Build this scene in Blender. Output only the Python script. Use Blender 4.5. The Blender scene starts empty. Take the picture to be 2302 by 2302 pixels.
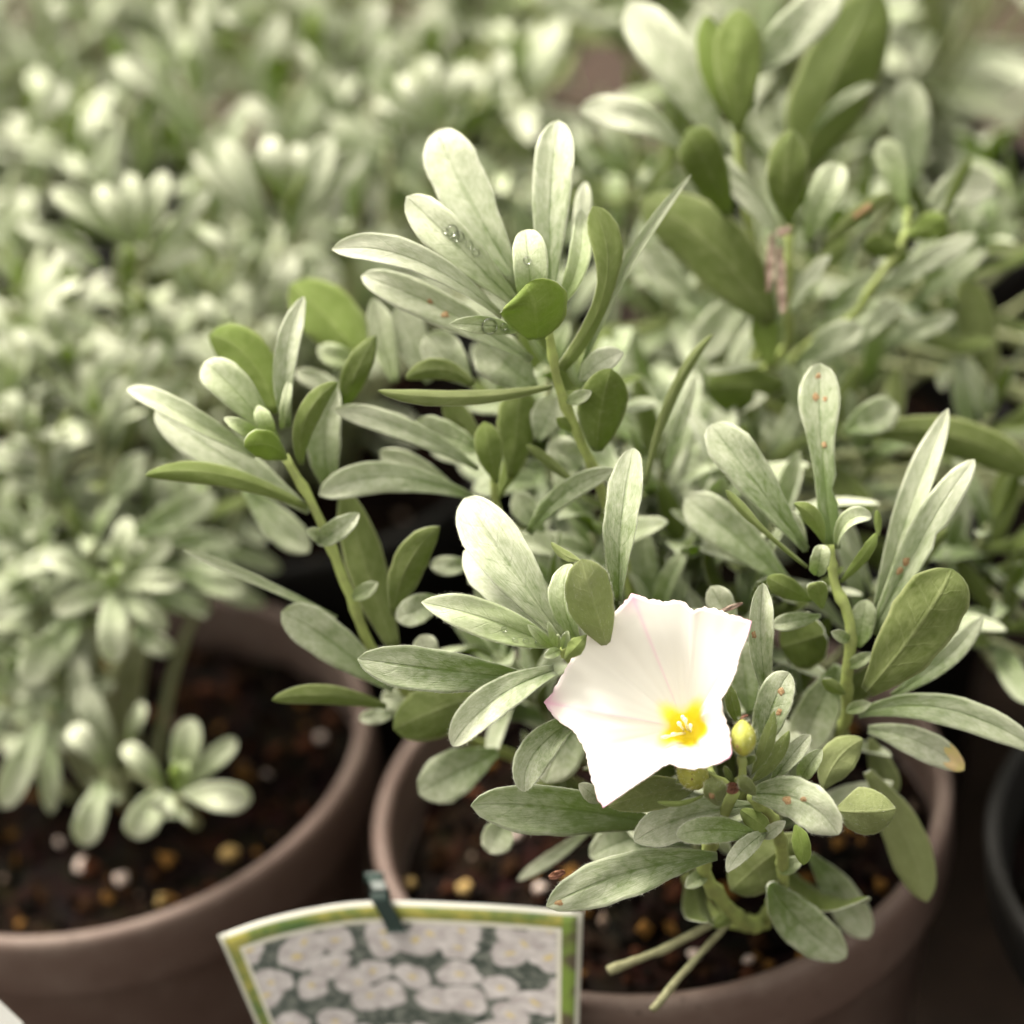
import bpy, math, random
import numpy as np
from mathutils import Vector, Matrix

# ------------------------------------------------------------------ camera, light, exposure
scene = bpy.context.scene
PITCH, ROLL = math.radians(33.83), math.radians(-10.0)
FOCUS, FRAME = 0.42, 0.175                  # focus distance and picture width at that distance (m)
K = FRAME / 2302.0 / FOCUS
CAM = np.array([0.0, 0.0, 0.448])
RIM_Z, POT_R = 0.105, 0.058                 # height of the pot rims above the bench, inner rim radius
_up = np.array([math.sin(ROLL) * math.cos(PITCH), math.cos(ROLL) * math.cos(PITCH), -math.sin(PITCH)])
_rt = np.cross([0, 0, 1.0], _up); _rt /= np.linalg.norm(_rt)
if _rt[0] < 0: _rt = -_rt
_fw = np.cross(_up, _rt)
if _fw[2] < 0: _fw = -_fw
RM = np.array([_rt, _fw, _up])              # camera axes -> world axes
cam_d = bpy.data.cameras.new("camera")
cam_d.sensor_width = 36.0
cam_d.lens = 36.0 * FOCUS / FRAME
cam_d.clip_start = 0.01; cam_d.clip_end = 100.0
cam_d.dof.use_dof = True
cam_d.dof.focus_distance = FOCUS + 0.004
cam_d.dof.aperture_fstop = 7.0
cam_d.dof.aperture_blades = 0
cam = bpy.data.objects.new("camera", cam_d)
scene.collection.objects.link(cam)
_m = np.eye(4); _m[:3, 0] = RM @ [1, 0, 0]; _m[:3, 1] = RM @ [0, 1, 0]; _m[:3, 2] = RM @ [0, 0, -1]; _m[:3, 3] = CAM
cam.matrix_world = Matrix(_m.tolist())
scene.camera = cam

SUN_DIR = Vector((-0.28, 0.42, 0.86)).normalized()      # towards the sun
world = bpy.data.worlds.new("World"); scene.world = world; world.use_nodes = True
wn, wl = world.node_tree.nodes, world.node_tree.links
wn.clear()
sky = wn.new("ShaderNodeTexSky"); sky.sky_type = 'NISHITA'; sky.sun_disc = False
sky.sun_elevation = math.asin(SUN_DIR.z); sky.sun_rotation = math.atan2(SUN_DIR.x, SUN_DIR.y)
sky.dust_density = 6.0; sky.air_density = 1.0; sky.ozone_density = 0.5
hs = wn.new("ShaderNodeHueSaturation"); hs.inputs['Saturation'].default_value = 0.10
wt = wn.new("ShaderNodeMix"); wt.data_type = 'RGBA'; wt.blend_type = 'MULTIPLY'; wt.inputs[0].default_value = 1.0
wt.inputs[7].default_value = (1.0, 0.955, 0.83, 1)       # cloud light, warm as the photograph is balanced
bg = wn.new("ShaderNodeBackground"); bg.inputs['Strength'].default_value = 0.125
wo = wn.new("ShaderNodeOutputWorld")
wl.new(sky.outputs[0], hs.inputs['Color']); wl.new(hs.outputs[0], wt.inputs[6]); wl.new(wt.outputs[2], bg.inputs['Color']); wl.new(bg.outputs[0], wo.inputs[0])
sun_d = bpy.data.lights.new("sun", 'SUN'); sun_d.energy = 1.35; sun_d.angle = math.radians(14); sun_d.color = (1.0, 0.945, 0.84)
sun = bpy.data.objects.new("sun", sun_d); scene.collection.objects.link(sun)
sun.rotation_euler = SUN_DIR.to_track_quat('Z', 'Y').to_euler()
scene.view_settings.view_transform = 'Standard'; scene.view_settings.look = 'None'
scene.view_settings.exposure = 1.95; scene.view_settings.gamma = 1.0
scene.view_settings.use_curve_mapping = False
scene.render.engine = 'CYCLES'
scene.cycles.use_denoising = True
scene.cycles.max_bounces = 10; scene.cycles.transmission_bounces = 8; scene.cycles.diffuse_bounces = 4
scene.cycles.caustics_reflective = False; scene.cycles.caustics_refractive = False

# ------------------------------------------------------------------ helpers
COL = scene.collection
def W(x, y, d=0.0):
    """photograph pixel (2302 px frame) at d millimetres beyond the focus plane -> world point"""
    z = FOCUS + d / 1000.0
    return CAM + RM @ np.array([(x - 1151) * K * z, -(y - 1151) * K * z, z])
def proj(p):
    c = RM.T @ (np.asarray(p) - CAM)
    return 1151 + c[0] / c[2] / K, 1151 - c[1] / c[2] / K, c[2]
def unit(v):
    v = np.asarray(v, float); return v / (np.linalg.norm(v) + 1e-12)
def rot(v, ax, a):
    ax = unit(ax); return v * math.cos(a) + np.cross(ax, v) * math.sin(a) + ax * np.dot(ax, v) * (1 - math.cos(a))
def new_mesh(name, verts, faces, mats, fmat=None, smooth=True, uvs=None):
    me = bpy.data.meshes.new(name)
    me.from_pydata([tuple(map(float, v)) for v in verts], [], faces)
    for m in mats: me.materials.append(m)
    if fmat is not None: me.polygons.foreach_set('material_index', fmat)
    if smooth: me.polygons.foreach_set('use_smooth', [True] * len(me.polygons))
    if uvs is not None:
        ul = me.uv_layers.new(name="UVMap")
        li = np.empty(len(me.loops), dtype=np.int32); me.loops.foreach_get('vertex_index', li)
        ul.data.foreach_set('uv', np.asarray(uvs, np.float32)[li].ravel())
    me.update()
    return me
def obj(name, me, parent=None, loc=(0, 0, 0)):
    o = bpy.data.objects.new(name, me); COL.objects.link(o)
    o.location = [float(a) for a in loc]
    if parent is not None: o.parent = parent
    return o
def thing(name, loc, label, cat, group=None):
    o = bpy.data.objects.new(name, None); COL.objects.link(o)
    o.location = [float(a) for a in loc]; o.empty_display_size = 0.01
    return tag(o, label, cat, group)
def tag(o, label=None, cat=None, group=None, kind=None):
    if label: o['label'] = label
    if cat: o['category'] = cat
    if group: o['group'] = group
    if kind: o['kind'] = kind
    return o

# ------------------------------------------------------------------ materials
class NT:
    def __init__(s, name):
        s.m = bpy.data.materials.new(name); s.m.use_nodes = True
        s.t = s.m.node_tree; s.t.nodes.clear(); s.out = s.n("ShaderNodeOutputMaterial")
    def n(s, t, **kw):
        nd = s.t.nodes.new(t)
        for k, v in kw.items(): setattr(nd, k, v)
        return nd
    def set(s, sock, v):
        if isinstance(v, bpy.types.NodeSocket): s.t.links.new(v, sock)
        elif isinstance(v, tuple) and len(v) == 3 and sock.type == 'RGBA': sock.default_value = (*v, 1)
        else: sock.default_value = v
    def math(s, op, a, b=0.0, clamp=False):
        nd = s.n("ShaderNodeMath", operation=op); nd.use_clamp = clamp
        s.set(nd.inputs[0], a); s.set(nd.inputs[1], b); return nd.outputs[0]
    def mix(s, f, a, b, blend='MIX'):
        nd = s.n("ShaderNodeMix", data_type='RGBA', blend_type=blend)
        s.set(nd.inputs[0], f); s.set(nd.inputs[6], a); s.set(nd.inputs[7], b); return nd.outputs[2]
    def noise(s, vec, scale, detail=2.0, rough=0.5):
        nd = s.n("ShaderNodeTexNoise"); s.set(nd.inputs['Scale'], scale); s.set(nd.inputs['Detail'], detail); s.set(nd.inputs['Roughness'], rough)
        if vec is not None: s.set(nd.inputs['Vector'], vec)
        return nd.outputs['Fac']
    def comb(s, x, y, z=0.0):
        nd = s.n("ShaderNodeCombineXYZ"); s.set(nd.inputs[0], x); s.set(nd.inputs[1], y); s.set(nd.inputs[2], z); return nd.outputs[0]
    def sep(s, v):
        nd = s.n("ShaderNodeSeparateXYZ"); s.set(nd.inputs[0], v); return nd.outputs
    def ramp(s, f, lo, hi):
        nd = s.n("ShaderNodeMapRange"); nd.interpolation_type = 'SMOOTHSTEP'
        s.set(nd.inputs[0], f); nd.inputs[1].default_value = lo; nd.inputs[2].default_value = hi; return nd.outputs[0]
    def bump(s, h, strength, dist):
        nd = s.n("ShaderNodeBump"); s.set(nd.inputs['Height'], h); nd.inputs['Strength'].default_value = strength; nd.inputs['Distance'].default_value = dist
        return nd.outputs[0]
    def principled(s, **kw):
        nd = s.n("ShaderNodeBsdfPrincipled")
        for k, v in kw.items(): s.set(nd.inputs[k], v)
        return nd.outputs[0]
    def finish(s, sh, translucent=None, amount=0.0):
        if translucent is not None:
            tr = s.n("ShaderNodeBsdfTranslucent"); s.set(tr.inputs['Color'], translucent)
            mx = s.n("ShaderNodeMixShader"); s.set(mx.inputs[0], amount); s.t.links.new(sh, mx.inputs[1]); s.t.links.new(tr.outputs[0], mx.inputs[2]); sh = mx.outputs[0]
        s.t.links.new(sh, s.out.inputs['Surface']); return s.m

def leaf_material(name, lower):
    """silky upper side (or greener lower side) of a silverbush leaf; object colour red = youth, green = paleness"""
    t = NT(name)
    uv = t.sep(t.n("ShaderNodeUVMap", uv_map="UVMap").outputs[0])
    oi = t.n("ShaderNodeObjectInfo")
    par = t.n("ShaderNodeSeparateColor"); t.set(par.inputs[0], oi.outputs['Color'])
    young, pale = par.outputs[0], par.outputs[1]
    rnd = oi.outputs['Random']
    a = t.math('MULTIPLY', t.math('ABSOLUTE', t.math('SUBTRACT', uv[0], 0.5)), 2.0)
    off = t.math('MULTIPLY', rnd, 37.0)
    # silky hairs lying forward and outward from the midrib
    hx = t.math('SUBTRACT', t.math('MULTIPLY', a, 26.0), t.math('MULTIPLY', uv[1], 16.0))
    hy = t.math('ADD', t.math('MULTIPLY', a, 2.5), t.math('MULTIPLY', uv[1], 10.0))
    hair = t.noise(t.comb(hx, hy, off), 1.05, 5.0, 0.68)
    mott = t.noise(t.comb(t.math('MULTIPLY', uv[0], 5.0), t.math('MULTIPLY', uv[1], 13.0), off), 1.7, 4.0, 0.62)
    blot = t.noise(t.comb(t.math('MULTIPLY', uv[0], 2.0), t.math('MULTIPLY', uv[1], 5.0), off), 1.6, 3.0, 0.6)
    vw = t.math('SUBTRACT', uv[1], t.math('MULTIPLY', a, 0.16))
    vein = t.math('ABSOLUTE', t.math('SUBTRACT', t.math('FRACT', t.math('ADD', t.math('MULTIPLY', vw, 7.0), t.math('MULTIPLY', blot, 0.5))), 0.5))
    vein = t.math('SUBTRACT', 1.0, t.ramp(vein, 0.0, 0.09))
    vein = t.math('MULTIPLY', vein, t.ramp(a, 1.0, 0.35))
    rib = t.math('SUBTRACT', 1.0, t.ramp(a, 0.015, 0.10))
    if not lower:
        f = t.math('ADD', t.math('ADD', t.math('MULTIPLY', hair, 0.95), t.math('MULTIPLY', blot, 0.70)), t.math('MULTIPLY', mott, 0.6))
        f = t.math('ADD', t.math('SUBTRACT', f, 0.55), t.math('MULTIPLY', t.math('SUBTRACT', uv[1], 0.55), 0.62))
        f = t.math('ADD', t.math('SUBTRACT', f, 0.14), t.math('MULTIPLY', t.math('SUBTRACT', rnd, 0.5), 0.25))
        f = t.math('ADD', f, t.math('MULTIPLY', t.math('SUBTRACT', pale, 0.5), 0.55))
        f = t.math('SUBTRACT', f, t.math('MULTIPLY', vein, 0.07))
        f = t.math('SUBTRACT', f, t.math('MULTIPLY', rib, 0.16))
        f = t.math('ADD', f, t.math('MULTIPLY', t.ramp(a, 0.80, 1.0), 0.18), True)
        col = t.mix(f, (0.120, 0.178, 0.045), (0.72, 0.735, 0.57))
        yf = t.math('MULTIPLY', young, t.math('SUBTRACT', 1.25, t.math('MULTIPLY', uv[1], 0.9)), True)
        col = t.mix(yf, col, t.mix(f, (0.20, 0.30, 0.045), (0.40, 0.50, 0.18)))
        b = t.bump(t.math('ADD', t.math('ADD', hair, t.math('MULTIPLY', vein, -0.25)), t.math('MULTIPLY', rib, -0.8)), 0.55, 0.0004)
        sh = t.principled(**{'Base Color': col, 'Roughness': 0.44, 'Specular IOR Level': 0.55, 'Sheen Weight': 0.32, 'Sheen Roughness': 0.35, 'Normal': b})
        return t.finish(sh, (0.34, 0.48, 0.10), 0.26)
    f = t.math('ADD', t.math('ADD', t.math('MULTIPLY', hair, 0.8), t.math('MULTIPLY', blot, 0.5)), t.math('MULTIPLY', mott, 0.5))
    f = t.math('ADD', t.math('SUBTRACT', f, 0.42), t.math('MULTIPLY', t.math('SUBTRACT', pale, 0.5), 0.9))
    f = t.math('ADD', f, t.math('MULTIPLY', vein, 0.12))
    f = t.math('ADD', f, t.math('MULTIPLY', t.ramp(a, 0.86, 1.0), 0.7))
    f = t.math('ADD', f, t.math('MULTIPLY', rib, 0.18))
    f = t.math('SUBTRACT', f, 0.12, True)
    col = t.mix(f, (0.075, 0.098, 0.020), (0.32, 0.345, 0.165))
    col = t.mix(t.math('MULTIPLY', young, 0.75), col, t.mix(f, (0.15, 0.23, 0.025), (0.30, 0.38, 0.10)))
    b = t.bump(t.math('ADD', hair, t.math('ADD', t.math('MULTIPLY', rib, 1.2), t.math('MULTIPLY', vein, .3))), 0.5, 0.0004)
    sh = t.principled(**{'Base Color': col, 'Roughness': 0.6, 'Specular IOR Level': 0.2, 'Sheen Weight': 0.12, 'Sheen Roughness': 0.4, 'Normal': b})
    return t.finish(sh, (0.33, 0.44, 0.055), 0.38)

def plain(name, col, rough=0.6, var=0.0, scale=400.0, col2=None, bump=0.0, translucent=None, amount=0.0, spec=0.4):
    t = NT(name)
    tc = t.n("ShaderNodeTexCoord").outputs['Object']
    nz = t.noise(tc, scale, 4.0, 0.6)
    c = t.mix(t.ramp(nz, 0.5 - 0.25, 0.5 + 0.25), col, col2 if col2 else tuple(x * (1 - var) for x in col))
    kw = {'Base Color': c, 'Roughness': rough, 'Specular IOR Level': spec}
    if bump: kw['Normal'] = t.bump(nz, bump, 0.0005)
    return t.finish(t.principled(**kw), translucent, amount)
def attr_material(name, rough=0.6, translucent=None, amount=0.0, spec=0.3, bumpscale=0.0):
    t = NT(name)
    a = t.n("ShaderNodeVertexColor", layer_name="pigment")
    kw = {'Base Color': a.outputs[0], 'Roughness': rough, 'Specular IOR Level': spec}
    if bumpscale: kw['Normal'] = t.bump(t.noise(t.n("ShaderNodeTexCoord").outputs['Object'], bumpscale, 5.0, 0.65), 0.6, 0.0012)
    return t.finish(t.principled(**kw), a.outputs[0] if translucent else None, amount)

M_UP = leaf_material("leaf_silky_upper", False)
M_LOW = leaf_material("leaf_lower", True)
M_EDGE = plain("leaf_edge_fuzz", (0.60, 0.63, 0.51), 0.7, 0.15, 900)
M_STEM = plain("stem_green", (0.29, 0.35, 0.10), 0.7, 0, 210, (0.19, 0.22, 0.07), 0.7)
M_STEM2 = plain("stem_silver", (0.33, 0.35, 0.20), 0.65, 0, 260, (0.24, 0.26, 0.12), 0.3)
M_DRY = plain("dry_stem", (0.25, 0.25, 0.14), 0.8, 0, 700, (0.16, 0.15, 0.08), 0.4)
M_BROWN = plain("withered", (0.19, 0.085, 0.045), 0.8, 0, 900, (0.09, 0.03, 0.02), 0.6)
M_WITHER = plain("withered_pale", (0.42, 0.33, 0.27), 0.8, 0, 500, (0.11, 0.05, 0.03), 0.6)
M_RUST = plain("rust_spot", (0.22, 0.105, 0.04), 0.75, 0, 2600, (0.34, 0.25, 0.13), 0.5)
M_YELLOWED = plain("leaf_tip_yellowed", (0.52, 0.46, 0.16), 0.7, 0, 500, (0.55, 0.40, 0.22))
M_POD = plain("pod", (0.37, 0.37, 0.06), 0.5, 0, 330, (0.24, 0.25, 0.045), 0.3)
M_HAIR = plain("silky_hair", (0.70, 0.71, 0.58), 0.5, 0.1, 900)
M_PETAL = attr_material("petal", 0.55, True, 0.30)
M_STAMEN = plain("stamen", (0.88, 0.80, 0.50), 0.5, 0.1, 900, (0.88, 0.85, 0.70), translucent=(0.8, 0.7, 0.4), amount=0.25)
def pot_plastic(name, col, dust):
    t = NT(name); tc = t.n("ShaderNodeTexCoord").outputs['Object']; sp = t.sep(tc)
    big = t.noise(tc, 38.0, 5.0, 0.65); fine = t.noise(tc, 520.0, 4.0, 0.7)
    scr = t.noise(t.comb(t.math('MULTIPLY', sp[0], 60.0), t.math('MULTIPLY', sp[1], 60.0), t.math('MULTIPLY', sp[2], 900.0)), 1.0, 3.0, 0.6)
    c = t.mix(t.math('MULTIPLY', t.ramp(big, 0.42, 0.72), 0.6), col, dust)
    c = t.mix(t.math('MULTIPLY', t.ramp(scr, 0.60, 0.72), 0.35), c, dust)
    c = t.mix(t.math('MULTIPLY', t.ramp(fine, 0.60, 0.70), 0.8), c, (0.03, 0.02, 0.015))
    r = t.math('ADD', 0.42, t.math('MULTIPLY', big, 0.3))
    return t.finish(t.principled(**{'Base Color': c, 'Roughness': r, 'Specular IOR Level': 0.28, 'Normal': t.bump(scr, 0.08, 0.0004)}))
M_POT = pot_plastic("taupe_pot_plastic", (0.098, 0.064, 0.053), (0.17, 0.13, 0.11))
M_POTB = plain("black_pot_plastic", (0.007, 0.0065, 0.006), 0.6, 0, 60, (0.010, 0.009, 0.008), 0.05, spec=.15)
M_POTD = plain("dark_brown_pot_plastic", (0.045, 0.032, 0.026), 0.6, 0, 60, (0.035, 0.025, 0.020), 0.06, spec=.15)
M_POTT = plain("terracotta_pot_plastic", (0.30, 0.19, 0.145), 0.5, 0, 60, (0.25, 0.16, 0.125), 0.06)
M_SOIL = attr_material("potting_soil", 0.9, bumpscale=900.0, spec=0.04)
M_PERL = plain("perlite", (0.62, 0.50, 0.45), 0.8, 0, 900, (0.45, 0.36, 0.31), 0.6)
M_BARK = plain("bark_chip", (0.42, 0.30, 0.11), 0.8, 0, 700, (0.26, 0.15, 0.05), 0.6)
M_CLIP = plain("clip_green", (0.004, 0.018, 0.014), 0.35, 0.2, 90)
M_GREYCARD = plain("grey_card", (0.50, 0.50, 0.48), 0.5, 0.08, 90)
tw = NT("water")                                          # thin clear film of water: see-through with a Fresnel gloss
_fr = tw.n("ShaderNodeFresnel"); _fr.inputs[0].default_value = 1.36
_gl = tw.n("ShaderNodeBsdfGlossy"); _gl.inputs['Roughness'].default_value = 0.05
_tp = tw.n("ShaderNodeBsdfTransparent"); _tp.inputs['Color'].default_value = (.97, .98, .95, 1)
_mx = tw.n("ShaderNodeMixShader"); tw.t.links.new(_fr.outputs[0], _mx.inputs[0]); tw.t.links.new(_tp.outputs[0], _mx.inputs[1]); tw.t.links.new(_gl.outputs[0], _mx.inputs[2])
M_WATER = tw.finish(_mx.outputs[0])

# ------------------------------------------------------------------ leaf builder
def cr(tab, t):
    xs = np.array([a for a, _ in tab]); ys = np.array([b for _, b in tab])
    m = np.gradient(ys, xs)
    i = np.clip(np.searchsorted(xs, t) - 1, 0, len(xs) - 2)
    h = xs[i + 1] - xs[i]; s = (t - xs[i]) / h
    return np.maximum(0.0, (2*s**3 - 3*s**2 + 1)*ys[i] + (s**3 - 2*s**2 + s)*h*m[i] + (-2*s**3 + 3*s**2)*ys[i+1] + (s**3 - s**2)*h*m[i+1])
PROF = {
    'o': [(0, .20), (.10, .36), (.25, .66), (.44, .92), (.62, 1.0), (.78, .93), (.90, .66), (.965, .36), (1, .03)],   # oblanceolate, rounded
    'n': [(0, .30), (.12, .52), (.30, .82), (.50, .99), (.66, .98), (.80, .84), (.92, .52), (.97, .30), (1, .03)],   # narrow
    'e': [(0, .10), (.10, .42), (.28, .84), (.48, 1.0), (.66, .93), (.82, .68), (.93, .36), (.97, .20), (1, .03)],   # elliptic, pointed
    'r': [(0, .22), (.10, .50), (.26, .85), (.45, 1.0), (.64, .99), (.82, .82), (.93, .52), (.975, .28), (1, .03)],  # round
    's': [(0, .36), (.2, .48), (.40, .50), (.56, .66), (.72, .96), (.84, 1.0), (.93, .76), (.975, .45), (1, .03)],   # spoon
}
class Leaf:
    """a closed, thin, channelled leaf blade along a curve; point(u, t, side) gives a surface point"""
    def __init__(s, B, M, T, nref, w, prof='o', fold=0.22, thick=0.00034, seed=0, n=15, h=4, twist=0.0, wave=0.10, bites=()):
        s.B, s.M, s.T = (np.asarray(a, float) for a in (B, M, T))
        s.C = 2 * s.M - (s.B + s.T) / 2
        s.nref, s.w, s.prof, s.fold, s.thick, s.n, s.h, s.twist, s.bites = np.asarray(nref, float), w, prof, fold, thick, n, h, twist, bites
        r = random.Random(seed); s.ph = [r.uniform(0, 6.28) for _ in range(6)]; s.wave = wave * r.uniform(0.5, 1.3); s.asym = r.uniform(-.06, .06)
        s.len = np.linalg.norm(s.T - s.B); s.curl = r.uniform(-.8, 1.6); s.rough = r.uniform(.008, .03)
    def curve(s, t):
        return (1 - t)**2 * s.B + 2 * t * (1 - t) * s.C + t * t * s.T
    def tang(s, t):
        return unit(2 * (1 - t) * (s.C - s.B) + 2 * t * (s.T - s.C))
    def width(s, t):
        return float(cr(PROF[s.prof], np.array(t))) * s.w / 2
    def point(s, u, t, side, lift=0.0):
        p, tg = s.curve(t), s.tang(t)
        nr = rot(s.nref, tg, s.twist * (t - 0.5)) if s.twist else s.nref
        sd = unit(np.cross(tg, nr)); nn = np.cross(sd, tg)
        hw = s.width(t) * (1 + 0.055 * math.sin(5 * t + s.ph[0] + (2 if u > 0 else 0)) + s.rough * math.sin(23 * t + s.ph[3] + (1.1 if u > 0 else 0)) + s.rough * .6 * math.sin(41 * t + s.ph[4] - (2.1 if u > 0 else 0)) + (s.asym if u > 0 else -s.asym))
        for (bs, bt, bw, bd) in s.bites:                       # chewed notches in the margin
            if (u > 0) == (bs > 0): hw *= 1 - bd * math.exp(-((t - bt) / bw)**2)
        au = abs(u)
        hgt = s.fold * hw * (au**1.5) + s.wave * hw * au * au * math.sin(7 * t + s.ph[1] + (1.3 if u > 0 else 0)) \
            + 0.05 * hw * math.sin(4 * u + 9 * t + s.ph[2]) - 0.10 * hw * math.exp(-(u / 0.12)**2) * (1 - t) + s.curl * s.len * max(0.0, t - .84)**2
        th = s.thick * (0.45 + 0.55 * (1 - au**2)) * min(1.0, 0.4 + 5 * (1 - t)) / 2
        cw = math.cos(s.fold * 0.8 * au)
        return p + sd * u * hw * cw + nn * (hgt + side * (th + lift))
    def mesh(s, name, uscale=1.0):
        n, h = s.n, s.h
        ts = [i / n for i in range(n)] + [0.94 if False else (n - 0.45) / n, (n - 0.15) / n, 1.0]
        us = [math.sin(math.pi / 2 * j / h) if False else j / h for j in range(-h, h + 1)]
        V, UV, F, FM = [], [], [], []
        o = s.B
        for side in (1, -1):
            for t in ts:
                for u in us:
                    V.append(s.point(u, t, side) - o); UV.append((u * .5 + .5, t))
        nu, nt = len(us), len(ts); L = nu * nt
        for i in range(nt - 1):
            for j in range(nu - 1):
                a = i * nu + j
                F.append((a, a + 1, a + 1 + nu, a + nu)); FM.append(0)
                F.append((L + a, L + a + nu, L + a + 1 + nu, L + a + 1)); FM.append(1)
        for i in range(nt - 1):
            a = i * nu; b = i * nu + nu - 1
            F.append((a, a + nu, L + a + nu, L + a)); FM.append(2)
            F.append((b, L + b, L + b + nu, b + nu)); FM.append(2)
        a = (nt - 1) * nu
        for j in range(nu - 1): F.append((a + j, a + j + 1, L + a + j + 1, L + a + j)); FM.append(2)
        for j in range(nu - 1): F.append((j, L + j, L + j + 1, j + 1)); FM.append(2)
        return new_mesh(name, V, F, [M_UP, M_LOW, M_EDGE], FM, True, UV)

def tube(points, radii, sides=7, origin=(0, 0, 0), seed=0, knob=0.0):
    P = [np.asarray(p, float) for p in points]; rr = random.Random(seed)
    V, F = [], []
    ref = np.array([0.31, 0.77, 0.55])
    for i, p in enumerate(P):
        tg = unit(P[min(i + 1, len(P) - 1)] - P[max(i - 1, 0)])
        a = unit(np.cross(tg, ref)); b = np.cross(tg, a)
        for k in range(sides):
            q = 2 * math.pi * k / sides
            r = radii[i] * (1 + knob * rr.uniform(-1, 1))
            V.append(p + (a * math.cos(q) + b * math.sin(q)) * r - np.asarray(origin))
    for i in range(len(P) - 1):
        for k in range(sides):
            k2 = (k + 1) % sides
            F.append((i * sides + k, i * sides + k2, (i + 1) * sides + k2, (i + 1) * sides + k))
    F.append(tuple(range(sides))[::-1]); F.append(tuple((len(P) - 1) * sides + k for k in range(sides)))
    return V, F
def smooth_path(pts, n):
    pts = [np.asarray(p, float) for p in pts]
    if len(pts) == 2: return [pts[0] + (pts[1] - pts[0]) * i / n for i in range(n + 1)]
    out = []
    ext = [2 * pts[0] - pts[1]] + pts + [2 * pts[-1] - pts[-2]]
    m = len(pts) - 1
    for i in range(n + 1):
        x = min(i / n * m, m - 1e-6); k = int(x); t = x - k
        p0, p1, p2, p3 = ext[k:k + 4]
        out.append(0.5 * ((2 * p1) + (-p0 + p2) * t + (2*p0 - 5*p1 + 4*p2 - p3) * t*t + (-p0 + 3*p1 - 3*p2 + p3) * t**3))
    return out

# ------------------------------------------------------------------ setting
g = new_mesh("ground", [(-30, -30, 0), (30, -30, 0), (30, 30, 0), (-30, 30, 0)], [(0, 1, 2, 3)], [plain("black_ground_cloth", (0.030, 0.022, 0.018), 0.9, 0, 90, (0.05, 0.034, 0.026), 0.3, spec=.05)], None, False)
tag(obj("ground", g), "black woven ground cloth under the pots", None, None, "structure")

# ------------------------------------------------------------------ pots
def lathe(profile, seg=72, wob=0.0, seed=0):
    V, F = [], []
    n = len(profile)
    for k in range(seg):
        a = 2 * math.pi * k / seg
        for (r, z) in profile: V.append((r * math.cos(a), r * math.sin(a), z))
    for k in range(seg):
        k2 = (k + 1) % seg
        for i in range(n - 1): F.append((k * n + i, k2 * n + i, k2 * n + i + 1, k * n + i + 1))
    return V, F
H = RIM_Z
SOIL_Z = H - 0.015
R = POT_R
BODY = [(0.001, 0.004), (0.040, 0.004), (0.0415, 0.0), (0.0435, 0.001), (0.0455, 0.012), (R - 0.0005, H - 0.0185), (R + 0.0008, H - 0.0165), (R - 0.0012, H - 0.0160), (0.043, 0.014), (0.001, 0.012)]
RIMP = [(R - 0.0008, H - 0.018), (R + 0.0010, H - 0.0175), (R + 0.0028, H - 0.0165), (R + 0.0032, H - 0.0150), (R + 0.0036, H - 0.0040), (R + 0.0036, H - 0.0015), (R + 0.0028, H - 0.0003), (R + 0.0015, H),
        (R + 0.0004, H - 0.0004), (R - 0.0001, H - 0.0018), (R - 0.0008, H - 0.018)]
_pm = {}
for key, m in (('taupe', M_POT), ('black', M_POTB), ('terra', M_POTT), ('dark', M_POTD)):
    v, f = lathe(BODY); b = new_mesh("pot_body_" + key, v, f, [m])
    v, f = lathe(RIMP); r_ = new_mesh("pot_rim_" + key, v, f, [m])
    _pm[key] = (b, r_)
def pot(c, key, label):
    t = thing("plant_pot", (c[0], c[1], 0), label, "pot", "plant pots standing close together")
    obj("body", _pm[key][0], t); obj("rim", _pm[key][1], t)
    return t
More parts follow.
